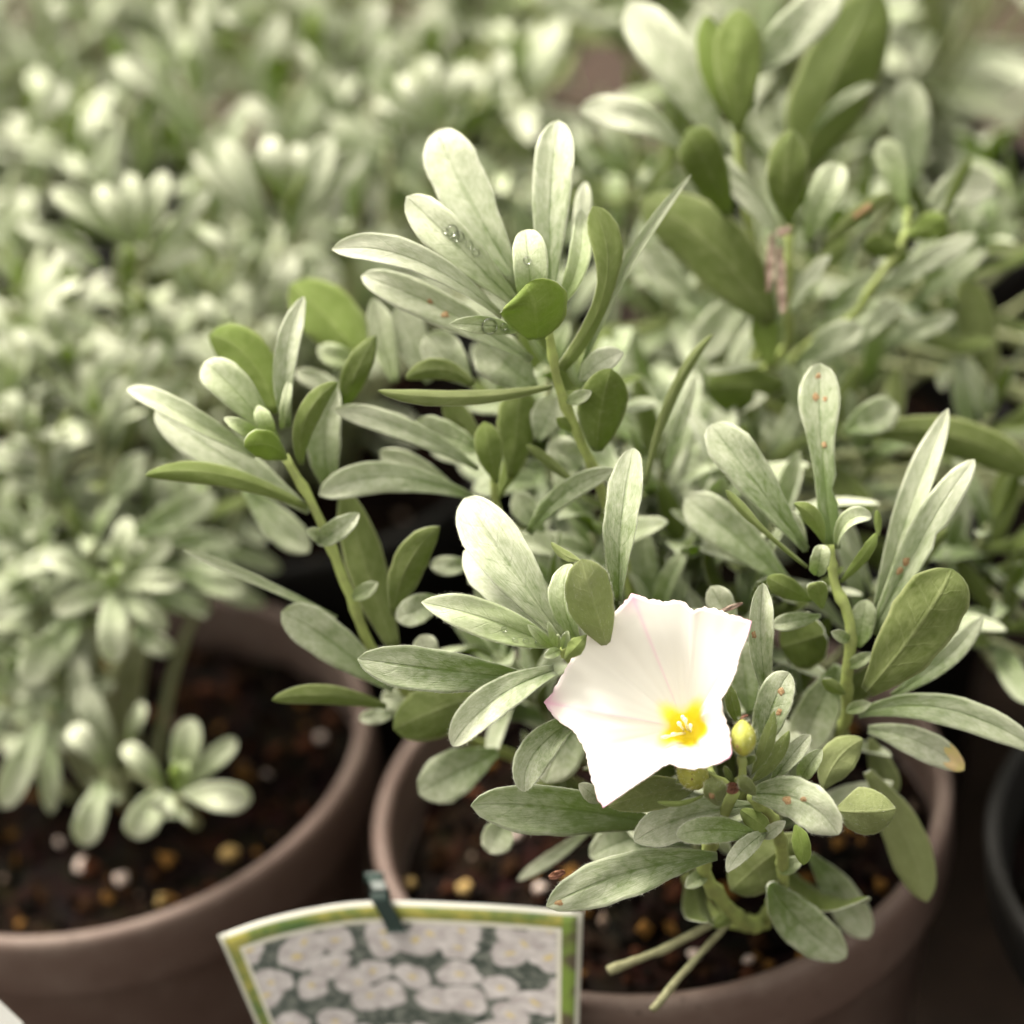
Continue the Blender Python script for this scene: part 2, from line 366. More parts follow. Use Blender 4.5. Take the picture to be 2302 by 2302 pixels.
def soil(c, label, seed, chips):
    """a crumbly disc of peat with bark chips and crumbs, all one mass"""
    rng = np.random.default_rng(seed)
    V, F, C = [], [], []
    nr, ns = 16, 56
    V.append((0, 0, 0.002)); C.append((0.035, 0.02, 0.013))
    for i in range(1, nr + 1):
        r = (R - 0.0012) * i / nr
        for k in range(ns):
            a = 2 * math.pi * (k + 0.5 * (i % 2)) / ns
            V.append((r * math.cos(a), r * math.sin(a), float(rng.normal(0, 0.0009)) + 0.002 * (1 - (i / nr)**2)))
            c_ = (0.006, 0.0036, 0.0027) if rng.random() < 0.7 else (0.013, 0.0066, 0.0042)  # peat tones deepened: shade of the dense foliage is put into the colour
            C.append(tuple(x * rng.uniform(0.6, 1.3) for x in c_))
    for k in range(ns): F.append((0, 1 + k, 1 + (k + 1) % ns))
    for i in range(nr - 1):
        for k in range(ns):
            a, b = 1 + i * ns + k, 1 + i * ns + (k + 1) % ns
            F.append((a, a + ns, b + ns, b))
    octa = np.array([(1, 0, 0), (-1, 0, 0), (0, 1, 0), (0, -1, 0), (0, 0, 1), (0, 0, -1)], float)
    of = [(0, 2, 4), (2, 1, 4), (1, 3, 4), (3, 0, 4), (2, 0, 5), (1, 2, 5), (3, 1, 5), (0, 3, 5)]
    pal = [(0.005, 0.0036, 0.0027), (0.011, 0.006, 0.0036), (0.028, 0.013, 0.006), (0.15, 0.075, 0.02), (0.055, 0.021, 0.011), (0.18, 0.13, 0.10)]  # crumb colours darkened along with the peat, carrying the same foliage shade
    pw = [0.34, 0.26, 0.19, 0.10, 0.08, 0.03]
    for _ in range(chips):
        r = (R - 0.004) * math.sqrt(rng.random()); a = rng.uniform(0, 6.283)
        s = rng.uniform(0.0007, 0.0027); sc = s * rng.uniform(0.45, 1.4, 3)
        M = Matrix.Rotation(rng.uniform(0, 6.28), 3, 'Z') @ Matrix.Rotation(rng.uniform(-.9, .9), 3, 'X')
        base = len(V); col = np.array(pal[rng.choice(6, p=pw)]) * rng.uniform(0.7, 1.3)
        for q in octa:
            p = M @ Vector(q * sc * rng.uniform(0.75, 1.25))
            V.append((r * math.cos(a) + p.x, r * math.sin(a) + p.y, 0.0015 + sc[2] * 0.5 + p.z)); C.append(tuple(col))
        F += [tuple(base + i for i in f) for f in of]
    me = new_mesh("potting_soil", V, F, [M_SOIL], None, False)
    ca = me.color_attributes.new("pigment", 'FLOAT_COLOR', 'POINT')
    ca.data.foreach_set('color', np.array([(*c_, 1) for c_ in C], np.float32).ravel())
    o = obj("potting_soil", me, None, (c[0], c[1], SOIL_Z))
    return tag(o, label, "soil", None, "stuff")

P1 = np.array([0.0201, 0.3974]); P2 = np.array([-0.1012, 0.4443])
E1 = unit(np.array([*(P1 - P2), 0]))[:2] * 0.130
E2 = np.array([-E1[1], E1[0]]); 
def pc(i, j): return P1 + E1 * i + E2 * j
pot(P1, 'taupe', "brown plastic pot holding the white flowered shrub")
pot(P2, 'taupe', "brown plastic pot cut by the left edge, beside the flowered one")
pot(pc(1, 0.02), 'black', "black pot at the right edge beside the flowered one")
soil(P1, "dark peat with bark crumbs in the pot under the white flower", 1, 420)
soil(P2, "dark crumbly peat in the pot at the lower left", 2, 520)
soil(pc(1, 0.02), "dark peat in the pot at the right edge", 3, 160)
ROW2 = [(-2, 1, 'black', "black pot far left in the second row"), (-1, 1, 'black', "black pot behind the lower left brown pot"), (0, 1, 'black', "black pot directly behind the flowered shrub"), (1, 1, 'taupe', "brown pot in the second row at the right")]
for i, j, key, lab in ROW2:
    pot(pc(i, j), key, lab)
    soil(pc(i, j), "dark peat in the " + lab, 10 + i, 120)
for i, j, key, lab in [(1, 3, 'terra', "reddish pot in the fourth row, upper right corner"), (2, 2, 'terra', "reddish pot beyond the right edge of the third row"), (-2, 2, 'black', "black pot hidden in foliage, third row, far left"), (-1, 2, 'black', "black pot hidden in foliage, third row, left of centre"), (0, 2, 'black', "black pot hidden in foliage, third row, right of centre"), (1, 2, 'terra', "reddish pot in the third row at the right")]:
    pot(pc(i, j), key, lab)

# ------------------------------------------------------------------ the flowering plant: hero leaves traced leaf by leaf
CAMDIR = RM @ np.array([0, 0, -1.0])
UPW = np.array([0, 0, 1.0])
GROUP = "silvery shrubs in pots"
hero = thing("silverbush_plant", (P1[0], P1[1], SOIL_Z), "silvery shrub with the single white trumpet flower, in sharp focus", "plant", GROUP)
LEAVES = {}
def hero_leaf(plant, B, M, T, w, dep, side='u', roll=0.0, prof='o', young=0.0, pale=0.5, fold=0.22, twist=0.0, spots=(), bites=(), key=None, yellow=False, hairs=0, label=None):
    db, dm, dt = dep if isinstance(dep, tuple) else (dep, dep, dep)
    if M is None: M = ((B[0] + T[0]) / 2, (B[1] + T[1]) / 2)
    b, m, t = W(*B, db), W(*M, dm), W(*T, dt)
    zz = (FOCUS + dm / 1000) * K
    ch = unit(t - b)
    toc = unit(CAM - m); toc = unit(toc - ch * np.dot(toc, ch))
    n0 = rot(toc, ch, math.radians(roll))
    ww = w * zz / max(0.5, math.cos(math.radians(roll)))
    sd = hash((B, T, w)) & 0xffff
    near = dm < 16
    L = Leaf(b, m, t, n0 if side == 'u' else -n0, ww, prof, fold, 0.00032, sd, 22 if near else 14, 6 if near else 4, math.radians(twist), 0.16, bites)
    o = obj("leaf", L.mesh("leaf"), plant, b - np.array(plant.location))
    o.color = (young, pale, 0, 1)
    if label: o['label'] = label
    L.o = o; L.side = 1 if side == 'u' else -1
    if key: LEAVES[key] = L
    for (u, tt, r) in spots: rust(L, u, tt, r * .8 * zz)
    if hairs: edge_hairs(L, hairs, sd)
    if yellow:
        vs, fs = [], []
        for i in range(9):
            for j in range(-4, 5):
                t0 = 0.80 + 0.05 * math.sin(j * 1.7 + 1) + 0.02 * j; tt = t0 + (0.995 - t0) * i / 8
                vs.append(L.point(j / 4 * 0.98, tt, L.side, 0.00008) - b)
        for i in range(8):
            for j in range(8):
                a = i * 9 + j; fs.append((a, a + 1, a + 10, a + 9))
        obj("withered_tip", new_mesh("withered_tip", vs, fs, [M_YELLOWED]), o)
    return L
def rust(L, u, t, r):
    rr = random.Random(int(u * 971 + t * 7919)); vs = []; fs = []
    c = L.point(u, t, L.side, 0.00010); hw = max(L.width(t), 1e-5); ln = np.linalg.norm(L.T - L.B)
    vs.append(c - L.B); n = 11
    for ring, lift in ((0.55, 0.00016), (1.0, 0.00004)):
        for k in range(n):
            a = 2 * math.pi * k / n; q = r * ring * rr.uniform(0.7, 1.25)
            vs.append(L.point(min(.97, max(-.97, u + math.cos(a) * q / hw)), min(.99, t + math.sin(a) * q * 1.3 / ln), L.side, lift) - L.B)
    for k in range(n): fs.append((0, 1 + k, 1 + (k + 1) % n)); fs.append((1 + k, 1 + n + k, 1 + n + (k + 1) % n, 1 + (k + 1) % n))
    obj("rust_spot", new_mesh("rust_spot", vs, fs, [M_RUST]), L.o)
def needle(V, F, p, d, ln, r):
    a = unit(np.cross(d, (0.3, 0.5, 0.8))); b = np.cross(d, a); k = len(V)
    for q in (0, 2.094, 4.188): V.append(p + (a * math.cos(q) + b * math.sin(q)) * r)
    V.append(p + d * ln)
    F += [(k, k + 1, k + 3), (k + 1, k + 2, k + 3), (k + 2, k, k + 3)]
def edge_hairs(L, n, seed):
    rr = random.Random(seed); V, F = [], []
    for _ in range(n):
        t = rr.uniform(0.15, 1.0); s = rr.choice((-1, 1))
        p = L.point(s * 0.99, t, rr.choice((1, -1))); q = L.point(s * 0.8, t, 1)
        d = unit(unit(p - q) * rr.uniform(.4, 1) + L.tang(t) * rr.uniform(0.3, 1.2) + np.array([rr.gauss(0, .3) for _ in range(3)]))
        needle(V, F, p - L.B - d * 0.0001, d, rr.uniform(0.0003, 0.0008), 0.000011)
    for _ in range(n // 2):
        t = rr.uniform(0.05, .98); u = rr.uniform(-.95, .95)
        p = L.point(u, t, L.side); q = L.point(u, t, L.side, 0.0005)
        d = unit(unit(q - p) * rr.uniform(.05, .35) + L.tang(t) * 0.8 + np.array([rr.gauss(0, .25) for _ in range(3)]))
        needle(V, F, p - L.B, d, rr.uniform(0.0004, 0.0010), 0.000010)
    tag(obj("silky_hairs", new_mesh("silky_hairs", V, F, [M_HAIR], None, False), L.o), None, None, None, "stuff")
h = lambda *a, **k: hero_leaf(hero, *a, **k)
HN = 320
# --- rosette at the left of the flower
h((1268, 1440), (1140, 1262), (1042, 1120), 122, (8, 9, 15), key='F1', hairs=HN, pale=.55)
h((1275, 1450), (1150, 1335), (1058, 1225), 112, (12, 15, 22), roll=15, pale=.5)
h((1250, 1455), (1092, 1392), (952, 1356), 88, (4, 0, 2), young=.45, pale=.75, roll=10, key='F3', hairs=HN, prof='e')
h((1220, 1528), (1005, 1508), (806, 1480), 98, (6, 3, 4), pale=.35, roll=-10, key='F4', hairs=HN)
h((1245, 1508), (1110, 1575), (1018, 1676), 86, (3, -3, -2), pale=.6, fold=.4, roll=12, key='F5', hairs=HN, prof='n')
h((1305, 1610), (1205, 1690), (1180, 1780), 82, (6, 4, 3), pale=.4, fold=.4, roll=-8, hairs=HN, prof='n')
h((1340, 1600), (1270, 1670), (1225, 1760), 115, 26, pale=.4)
h((1392, 1350), (1398, 1175), (1424, 1010), 86, (10, 8, 14), fold=.5, roll=-12, pale=.5, key='F8', hairs=HN)
h((1190, 1200), (1270, 1110), (1385, 1055), 52, (30, 26, 22), pale=.4, prof='n')
h((1362, 1448), (1332, 1350), (1308, 1257), 108, (2, -4, -5), 'l', prof='r', pale=.95, key='F10', hairs=HN, roll=10)
h((1300, 1440), (1268, 1350), (1283, 1268), 62, (2, 0, 3), young=.35, pale=.7, roll=-20, prof='n', fold=.5)
h((1306, 1260), (1270, 1248), (1238, 1218), 24, (-3, -2, -1), 'l', prof='e', young=.2, pale=.8)
for B, T, w, d in [((1246, 1462), (1186, 1404), 25, 0), ((1250, 1455), (1232, 1397), 19, -2), ((1265, 1458), (1277, 1418), 22, -3), ((1258, 1462), (1223, 1476), 26, -4), ((1256, 1458), (1254, 1425), 16, 1)]:
    h(B, None, T, w, (d + 3, d, d - 1), young=.75, pale=.6, prof='e', fold=.4)
h((1318, 1428), (1296, 1452), (1270, 1482), 44, (0, -4, -3), 'l', young=.5, pale=.6, prof='e', fold=.5)
# --- leaves under and around the flower
h((1490, 1858), (1270, 1818), (1058, 1808), 110, (18, 13, 10), pale=.25, roll=-14, key='B1', hairs=120)
h((1612, 1925), (1412, 1962), (1230, 2038), 102, (8, 2, -3), pale=.42, key='B2', spots=[(-.15, .93, 9)], hairs=HN, roll=-6)
h((1695, 1812), (1540, 1838), (1426, 1892), 88, (8, 5, 3), pale=.5, roll=-8, hairs=HN)
h((1696, 1874), (1600, 1866), (1521, 1878), 60, (4, 0, -2), young=.35, pale=.2, hairs=HN, key='B4', prof='r')
h((1725, 1868), (1672, 1910), (1634, 1960), 46, (4, 1, 0), pale=.5, prof='e', hairs=80)
h((1712, 1884), None, (1766, 1846), 34, (6, 2, 0), pale=.6, prof='e', fold=.5)
h((1788, 1855), (1802, 1898), (1806, 1944), 42, (8, 6, 6), 'l', young=.95, prof='r')
h((1692, 1786), (1805, 1802), (1884, 1876), 98, (2, -5, -6), pale=.62, prof='r', fold=.12, key='B8', spots=[(.18, .34, 11), (-.12, .50, 8)], hairs=300, roll=8)
h((1880, 1822), (1945, 1826), (2014, 1818), 118, (10, 9, 10), 'l', prof='r', pale=.85, fold=.6, hairs=100)
h((1950, 1735), (2035, 1880), (2085, 2028), 96, (34, 40, 44), 'l', pale=1.0)
h((1730, 1985), (1800, 2075), (1902, 2152), 100, (26, 32, 36), pale=.3, prof='r')
h((1820, 1920), (1890, 2010), (1950, 2106), 84, (40, 46, 50), pale=.2)
h((1850, 1775), (1885, 1705), (1942, 1660), 84, (16, 16, 18), 'l', prof='e', pale=.75)
h((1798, 1760), (1818, 1720), (1848, 1685), 46, (8, 6, 6), young=.5, pale=.25, prof='e', fold=.4)
h((1738, 1755), (1778, 1700), (1822, 1653), 46, (4, 2, 2), pale=.4, prof='n', fold=.4, hairs=80)
h((1690, 1758), (1740, 1706), (1774, 1641), 40, (0, -3, -3), 'l', young=.35, pale=.6, prof='e', fold=.5, hairs=80)
h((1690, 1740), (1722, 1675), (1740, 1596), 38, (-2, -5, -4), 'l', young=.35, pale=.65, prof='e', fold=.5, hairs=80)
h((1706, 1696), (1738, 1585), (1774, 1514), 78, (3, 2, 3), pale=.15, prof='r', spots=[(.12, .70, 12), (.45, .45, 8)], hairs=140, key='B18')
h((1664, 1632), (1648, 1585), (1640, 1538), 32, (2, 0, 0), 'l', young=.65, pale=.5, prof='e', hairs=60)
h((1352, 1800), None, (1301, 1762), 42, (8, 5, 4), pale=.7, prof='e', fold=.4)
h((1565, 1770), (1465, 1785), (1368, 1812), 78, (4, 1, 0), 'l', pale=.55, prof='e', hairs=120)
h((1588, 1785), (1530, 1806), (1477, 1802), 13, (-4, -6, -6), 'l', young=.5, pale=.6, prof='n')
h((1614, 1810), (1606, 1780), (1604, 1747), 54, (-4, -8, -8), 'l', pale=.7, prof='r', spots=[(.3, .40, 9)], hairs=100)
h((1698, 1788), None, (1662, 1744), 34, (-4, -8, -9), 'l', young=.2, pale=.7, prof='e', hairs=60)
h((1662, 1818), None, (1732, 1868), 48, (8, 4, 3), 'l', young=.6, prof='e')
h((1795, 1880), (1720, 1935), (1640, 2005), 120, (24, 26, 30), 'l', pale=.5)
h((1490, 1850), None, (1325, 1925), 92, 32, pale=.3)
h((1135, 1845), None, (1100, 1918), 72, 36, pale=.4, prof='r')
h((1325, 1868), None, (1165, 1978), 32, (42, 46, 50), pale=.5, prof='n')
h((1120, 1690), (1030, 1735), (942, 1785), 108, 42, pale=.4)
h((1110, 1555), (1000, 1590), (885, 1640), 122, 36, 'l', pale=.25)
h((935, 1600), None, (858, 1560), 52, 46, pale=.8)
h((892, 1604), None, (808, 1616), 36, 46, pale=.7)
h((868, 1588), (735, 1562), (612, 1574), 46, (36, 30, 28), 'l', pale=.3, prof='n')
h((885, 1550), (740, 1440), (632, 1375), 100, (36, 32, 30), pale=.4)
h((978, 1502), None, (944, 1428), 62, 30, pale=.85)
h((992, 1348), None, (890, 1392), 66, 30, pale=.4, prof='r')
h((885, 1385), (918, 1268), (988, 1186), 80, (32, 28, 26), 'l', pale=.3, prof='e')
h((1065, 1270), None, (968, 1272), 46, 46, pale=.6)
# --- left sprig
h((625, 990), (530, 880), (458, 812), 86, (28, 26, 27), young=.4, pale=.75, roll=8)
h((625, 930), (560, 808), (468, 752), 104, (36, 38, 40), 'l', young=.6, pale=.3, prof='r')
h((648, 962), (642, 812), (682, 672), 58, (28, 26, 30), pale=.75, fold=.4, prof='n')
h((676, 1045), (690, 935), (758, 860), 56, (28, 24, 25), 'l', young=.2, pale=.35, prof='n', fold=.4)
h((768, 925), (800, 840), (846, 752), 62, (36, 32, 34), 'l', pale=.2, prof='e')
h((752, 1115), (728, 990), (760, 872), 84, (40, 36, 34), pale=.6, fold=.4, prof='n', roll=-20)
h((888, 1460), (828, 1290), (770, 1095), 88, (36, 38, 40), 'l', pale=.3, prof='n')
h((575, 1025), (410, 932), (284, 872), 54, (30, 28, 31), pale=.9, young=.2, fold=.4, roll=15, prof='n')
h((695, 1150), (500, 1025), (348, 925), 92, (32, 34, 36), pale=.55, roll=10)
h((690, 1140), (500, 1068), (326, 1068), 52, (28, 25, 24), 'l', young=.3, pale=.4, prof='n', fold=.4, roll=15)
h((550, 1100), (620, 1170), (695, 1242), 76, 58, pale=.3)
h((612, 990), None, (580, 912), 42, (26, 23, 24), young=.95, pale=.6, prof='e', fold=.4)
h((595, 988), None, (504, 940), 36, (26, 22, 22), young=.9, pale=.6, prof='e', fold=.4)
h((645, 1030), (600, 1000), (550, 1006), 66, (26, 20, 18), 'l', young=1.0, pale=.4, prof='r', fold=.3)
h((632, 965), None, (650, 855), 24, (26, 24, 26), young=.4, pale=.7, prof='n')
h((714, 1222), (760, 1190), (806, 1155), 56, (28, 24, 24), pale=.5, prof='e', fold=.5)
h((758, 1388), (560, 1298), (410, 1236), 27, (32, 30, 28), pale=.45, prof='n', fold=.5)
h((792, 892), None, (664, 834), 46, 52, pale=.75)
h((820, 820), (750, 730), (652, 640), 132, (58, 60, 64), 'l', young=.7, pale=.4)
h((822, 832), None, (714, 780), 52, 54, young=.6, pale=.7)
# --- centre sprig
h((1170, 640), (1050, 440), (982, 292), 126, (24, 27, 32), pale=.75, key='C1', roll=-6)
h((1168, 690), (1020, 545), (920, 448), 98, (20, 18, 21), pale=.7, key='C2', young=.15)
h((1128, 712), (935, 585), (750, 562), 68, (20, 15, 17), pale=.95, fold=.30, roll=14, key='C3')
h((1195, 810), (985, 690), (810, 620), 82, (26, 25, 27), pale=.6, spots=[(-.2, .45, 9), (.1, .55, 7)])
h((1240, 665), (1238, 455), (1256, 268), 98, (22, 23, 29), pale=.6, fold=.4, roll=-6, key='C5')
h((1192, 690), (1190, 600), (1181, 520), 82, (16, 12, 15), young=.35, pale=.8, prof='r', key='C6', fold=.3)
h((1250, 695), (1300, 590), (1306, 474), 52, (20, 19, 24), young=.55, pale=.75, prof='n', fold=.4)
h((1296, 610), None, (1316, 408), 42, (34, 35, 37), pale=.7)
h((1206, 762), (1204, 695), (1180, 640), 150, (14, 8, 7), 'l', young=.9, pale=.45, prof='r', fold=.1, key='C9')
h((1168, 745), (1090, 732), (1010, 728), 42, (14, 10, 9), young=.45, pale=.7, prof='e', key='C10')
h((1262, 830), (1362, 640), (1332, 466), 74, (22, 18, 19), 'l', young=.25, pale=.5, prof='s', roll=10)
h((1302, 850), (1402, 610), (1552, 395), 30, (26, 24, 26), pale=.6, prof='n', fold=.5)
h((1242, 868), (1040, 893), (849, 878), 40, (22, 17, 17), 'l', pale=.6, prof='n', fold=.5, roll=15)
h((1065, 865), (990, 830), (912, 852), 48, 32, 'l', pale=.3, prof='n')
h((1205, 875), None, (1078, 765), 112, 34, pale=.5)
h((1342, 1015), (1352, 920), (1374, 828), 112, (24, 20, 19), 'l', young=.15, pale=.15, prof='r', fold=.4)
h((1305, 855), (1350, 815), (1402, 792), 58, (24, 22, 24), pale=.85, prof='e')
h((1208, 990), None, (1252, 892), 76, 36, pale=.85)
h((1305, 1055), None, (1238, 988), 70, 42, pale=.6, prof='r')
h((1450, 1090), (1515, 880), (1606, 748), 28, (32, 30, 32), 'l', pale=.5, prof='n', fold=.5)
h((1495, 1060), None, (1566, 842), 28, 42, pale=.4, prof='n')
h((888, 860), None, (838, 672), 62, 46, young=.3, pale=.7, prof='n')
h((965, 860), None, (898, 685), 84, 48, pale=.8)
h((1058, 862), None, (958, 752), 94, 44, pale=.8)
# --- middle sprig behind
h((1075, 1055), (905, 962), (753, 922), 56, (36, 32, 32), pale=.55)
h((1065, 1118), (875, 1072), (718, 1112), 76, (36, 33, 33), pale=.75)
h((1032, 1105), None, (853, 1015), 62, 44, pale=.75)
h((1085, 1015), None, (932, 950), 72, 37, pale=.6, young=.2)
h((1116, 1085), None, (1088, 948), 62, (34, 31, 32), 'l', young=.35, pale=.35)
h((1150, 1075), None, (1172, 868), 92, (38, 36, 37), 'l', young=.2, pale=.3)
h((1092, 1025), None, (998, 898), 56, 41, 'l', pale=.3)
h((1292, 1085), None, (1184, 1000), 26, 33, 'l', pale=.3, prof='n')
h((1222, 1195), None, (1158, 1108), 62, 46, pale=.5)
h((1120, 1120), None, (1190, 960), 48, 40, 'l', young=.5, pale=.5)
# --- right sprig
h((1812, 1236), (1680, 1062), (1600, 958), 98, (22, 21, 24), pale=.5, roll=6)
h((1775, 1315), (1640, 1195), (1544, 1122), 102, (34, 36, 40), pale=.5)
h((1872, 1235), (1848, 1010), (1844, 824), 96, (22, 22, 26), prof='s', pale=.15, spots=[(-.1, .93, 8), (-.2, .80, 10), (.25, .79, 7), (.2, .52, 7)], bites=[(1, .30, .04, .45), (1, .38, .03, -.4)])
h((1968, 1385), (2048, 1140), (2132, 928), 68, (26, 26, 30), pale=.6, fold=.4, prof='n', roll=-10)
h((1962, 1425), (2085, 1190), (2190, 1034), 74, (22, 20, 23), pale=.42, spots=[(-.2, .32, 10), (-.3, .27, 8)], bites=[(1, .52, .035, .45)], prof='n')
h((1948, 1555), (2072, 1400), (2140, 1278), 152, (18, 13, 13), 'l', pale=.35, prof='r', fold=.12, key='R6')
h((2005, 1565), (2125, 1482), (2208, 1388), 48, (26, 25, 27), pale=.5, prof='n')
h((1930, 1605), (2130, 1595), (2345, 1695), 72, (26, 20, 20), pale=.5, prof='n', roll=-10)
h((1952, 1640), (2065, 1668), (2168, 1732), 70, (28, 25, 25), pale=.55, yellow=True, prof='n')
h((1815, 1275), (1715, 1190), (1632, 1102), 26, (20, 17, 18), 'l', young=.3, pale=.6, prof='s', fold=.6)
h((1852, 1222), (1830, 1165), (1784, 1132), 44, (20, 16, 16), 'l', young=.5, pale=.6, prof='e', fold=.5)
h((1812, 1240), None, (1770, 1148), 42, 24, pale=.35)
h((1882, 1228), (1908, 1172), (1960, 1162), 42, (20, 16, 17), young=.4, pale=.75, prof='n', fold=.5, roll=-30)
h((1975, 1205), None, (1972, 1146), 18, 18, 'l', young=.5, pale=.5, prof='n')
h((1890, 1308), (1940, 1250), (1970, 1198), 28, (20, 17, 18), 'l', young=.6, pale=.4, prof='n')
h((1836, 1292), None, (1848, 1225), 48, (18, 15, 15), young=.4, pale=.6, prof='r', fold=.5)
h((1848, 1368), None, (1836, 1308), 50, (20, 15, 13), 'l', young=.2, pale=.5, prof='r', fold=.5)
h((1825, 1350), None, (1724, 1298), 52, (22, 18, 18), 'l', young=.2, pale=.3)
h((1845, 1384), None, (1735, 1405), 40, (22, 20, 20), pale=.4)
h((1855, 1425), None, (1755, 1455), 128, (30, 34, 36), 'l', pale=.1, prof='r')
h((1724, 1565), (1710, 1430), (1714, 1313), 64, (10, 8, 9), pale=.35, fold=.55, roll=10, hairs=140, prof='n', spots=[(-.5, .52, 8)])
h((1685, 1605), None, (1664, 1438), 76, 26, pale=.4)
h((1655, 1425), None, (1598, 1318), 64, 20, pale=.45)
h((1928, 1455), None, (1948, 1348), 62, 21, young=.4, pale=.35, prof='r')
h((1885, 1495), None, (1788, 1705), 104, (34, 36, 38), pale=.2)
h((1905, 1640), None, (1840, 1730), 70, 38, 'l', pale=.6)
h((1955, 1660), None, (2010, 1790), 60, 44, 'l', pale=.7)

for B, T, w, d, sd in [((1905, 1500), (1962, 1468), 34, 20, 'u'), ((1900, 1560), (1846, 1528), 32, 22, 'l'), ((1910, 1440), (1868, 1420), 30, 18, 'u'), ((1903, 1600), (1958, 1580), 32, 24, 'u'), ((1590, 1962), (1540, 1995), 38, 20, 'u'), ((1655, 2055), (1600, 2082), 34, 34, 'l'), ((1752, 1960), (1806, 1930), 38, 22, 'u'),
                       ((1275, 905), (1330, 880), 34, 20, 'u'), ((1300, 970), (1250, 940), 32, 24, 'l'), ((735, 1215), (690, 1190), 34, 27, 'u'), ((790, 1345), (850, 1310), 36, 30, 'u'), ((1668, 1722), (1700, 1700), 20, -7, 'l'), ((1650, 1765), (1628, 1722), 18, -6, 'l'), ((1560, 1735), (1520, 1760), 20, 0, 'l')]:
    h(B, None, T, w, (d + 2, d, d - 1), sd, young=.35, pale=.45, prof='e', fold=.4)
# --- stems of the flowering plant
def stem(plant, pts, r0, r1, mat, n=40, seed=0, knob=.09, sides=8, name="stem"):
    P = smooth_path([W(*p) if len(p) == 3 else np.array(p[0]) for p in pts], n)
    loc = np.array(plant.location)
    V, F = tube(P, [(r0 + (r1 - r0) * i / n) * (1 + (.28 if i % 5 == 2 else 0) * (name == 'stem')) for i in range(n + 1)], sides, loc, seed, knob)
    return obj(name, new_mesh(name, V, F, [mat]), plant)
crown = np.array([P1[0] + 0.004, P1[1] - 0.004, SOIL_Z])
cx, cy, cz = proj(crown)
base = (cx, cy, (cz - FOCUS) * 1000)
root = (cx, cy, (cz + 0.012 - FOCUS) * 1000)
stem(hero, [root, base, (1470, 1600, 62), (1400, 1250, 42), (1335, 1060, 30), (1260, 880, 22), (1233, 742, 17)], .0012, .0008, M_STEM)
stem(hero, [root, base, (1250, 1740, 75), (1010, 1640, 56), (850, 1480, 38), (782, 1325, 32), (715, 1160, 29), (640, 1025, 27)], .0012, .0008, M_STEM)
stem(hero, [root, base, (1380, 1620, 80), (1190, 1330, 60), (1118, 1150, 40), (1112, 1000, 34)], .0011, .0007, M_STEM)
stem(hero, [root, base, (1720, 1740, 60), (1888, 1640, 36), (1903, 1530, 24), (1912, 1405, 20), (1876, 1310, 20), (1866, 1225, 20)], .0014, .0008, M_STEM)
stem(hero, [root, base, (1590, 2045, 66), (1700, 2078, 44), (1655, 2060, 36), (1585, 1965, 22), (1600, 1890, 12), (1650, 1780, 4)], .0017, .0011, M_STEM, 56)
stem(hero, [(1712, 2078, 46), (1735, 2040, 40), (1760, 1960, 26), (1745, 1860, 12), (1690, 1790, 2)], .0014, .0010, M_STEM)
stem(hero, [root, base, (1480, 1720, 60), (1400, 1600, 20), (1300, 1500, 8), (1262, 1455, 4)], .0015, .0009, M_STEM)
stem(hero, [(1650, 1772, -2), (1668, 1745, -6), (1668, 1700, -8)], .0008, .0007, M_STEM, 8)
stem(hero, [(1650, 1775, 0), (1600, 1745, 2), (1560, 1730, 2)], .0007, .0006, M_STEM, 8)
stem(hero, [(1628, 2062, 40), (1500, 2130, 38), (1368, 2182, 34)], .0007, .0009, M_DRY, 14, 3, .22, 7, "dry_stalk")
stem(hero, [(1642, 2070, 40), (1560, 2160, 34), (1466, 2270, 28)], .0006, .0008, M_DRY, 14, 4, .22, 7, "dry_stalk")

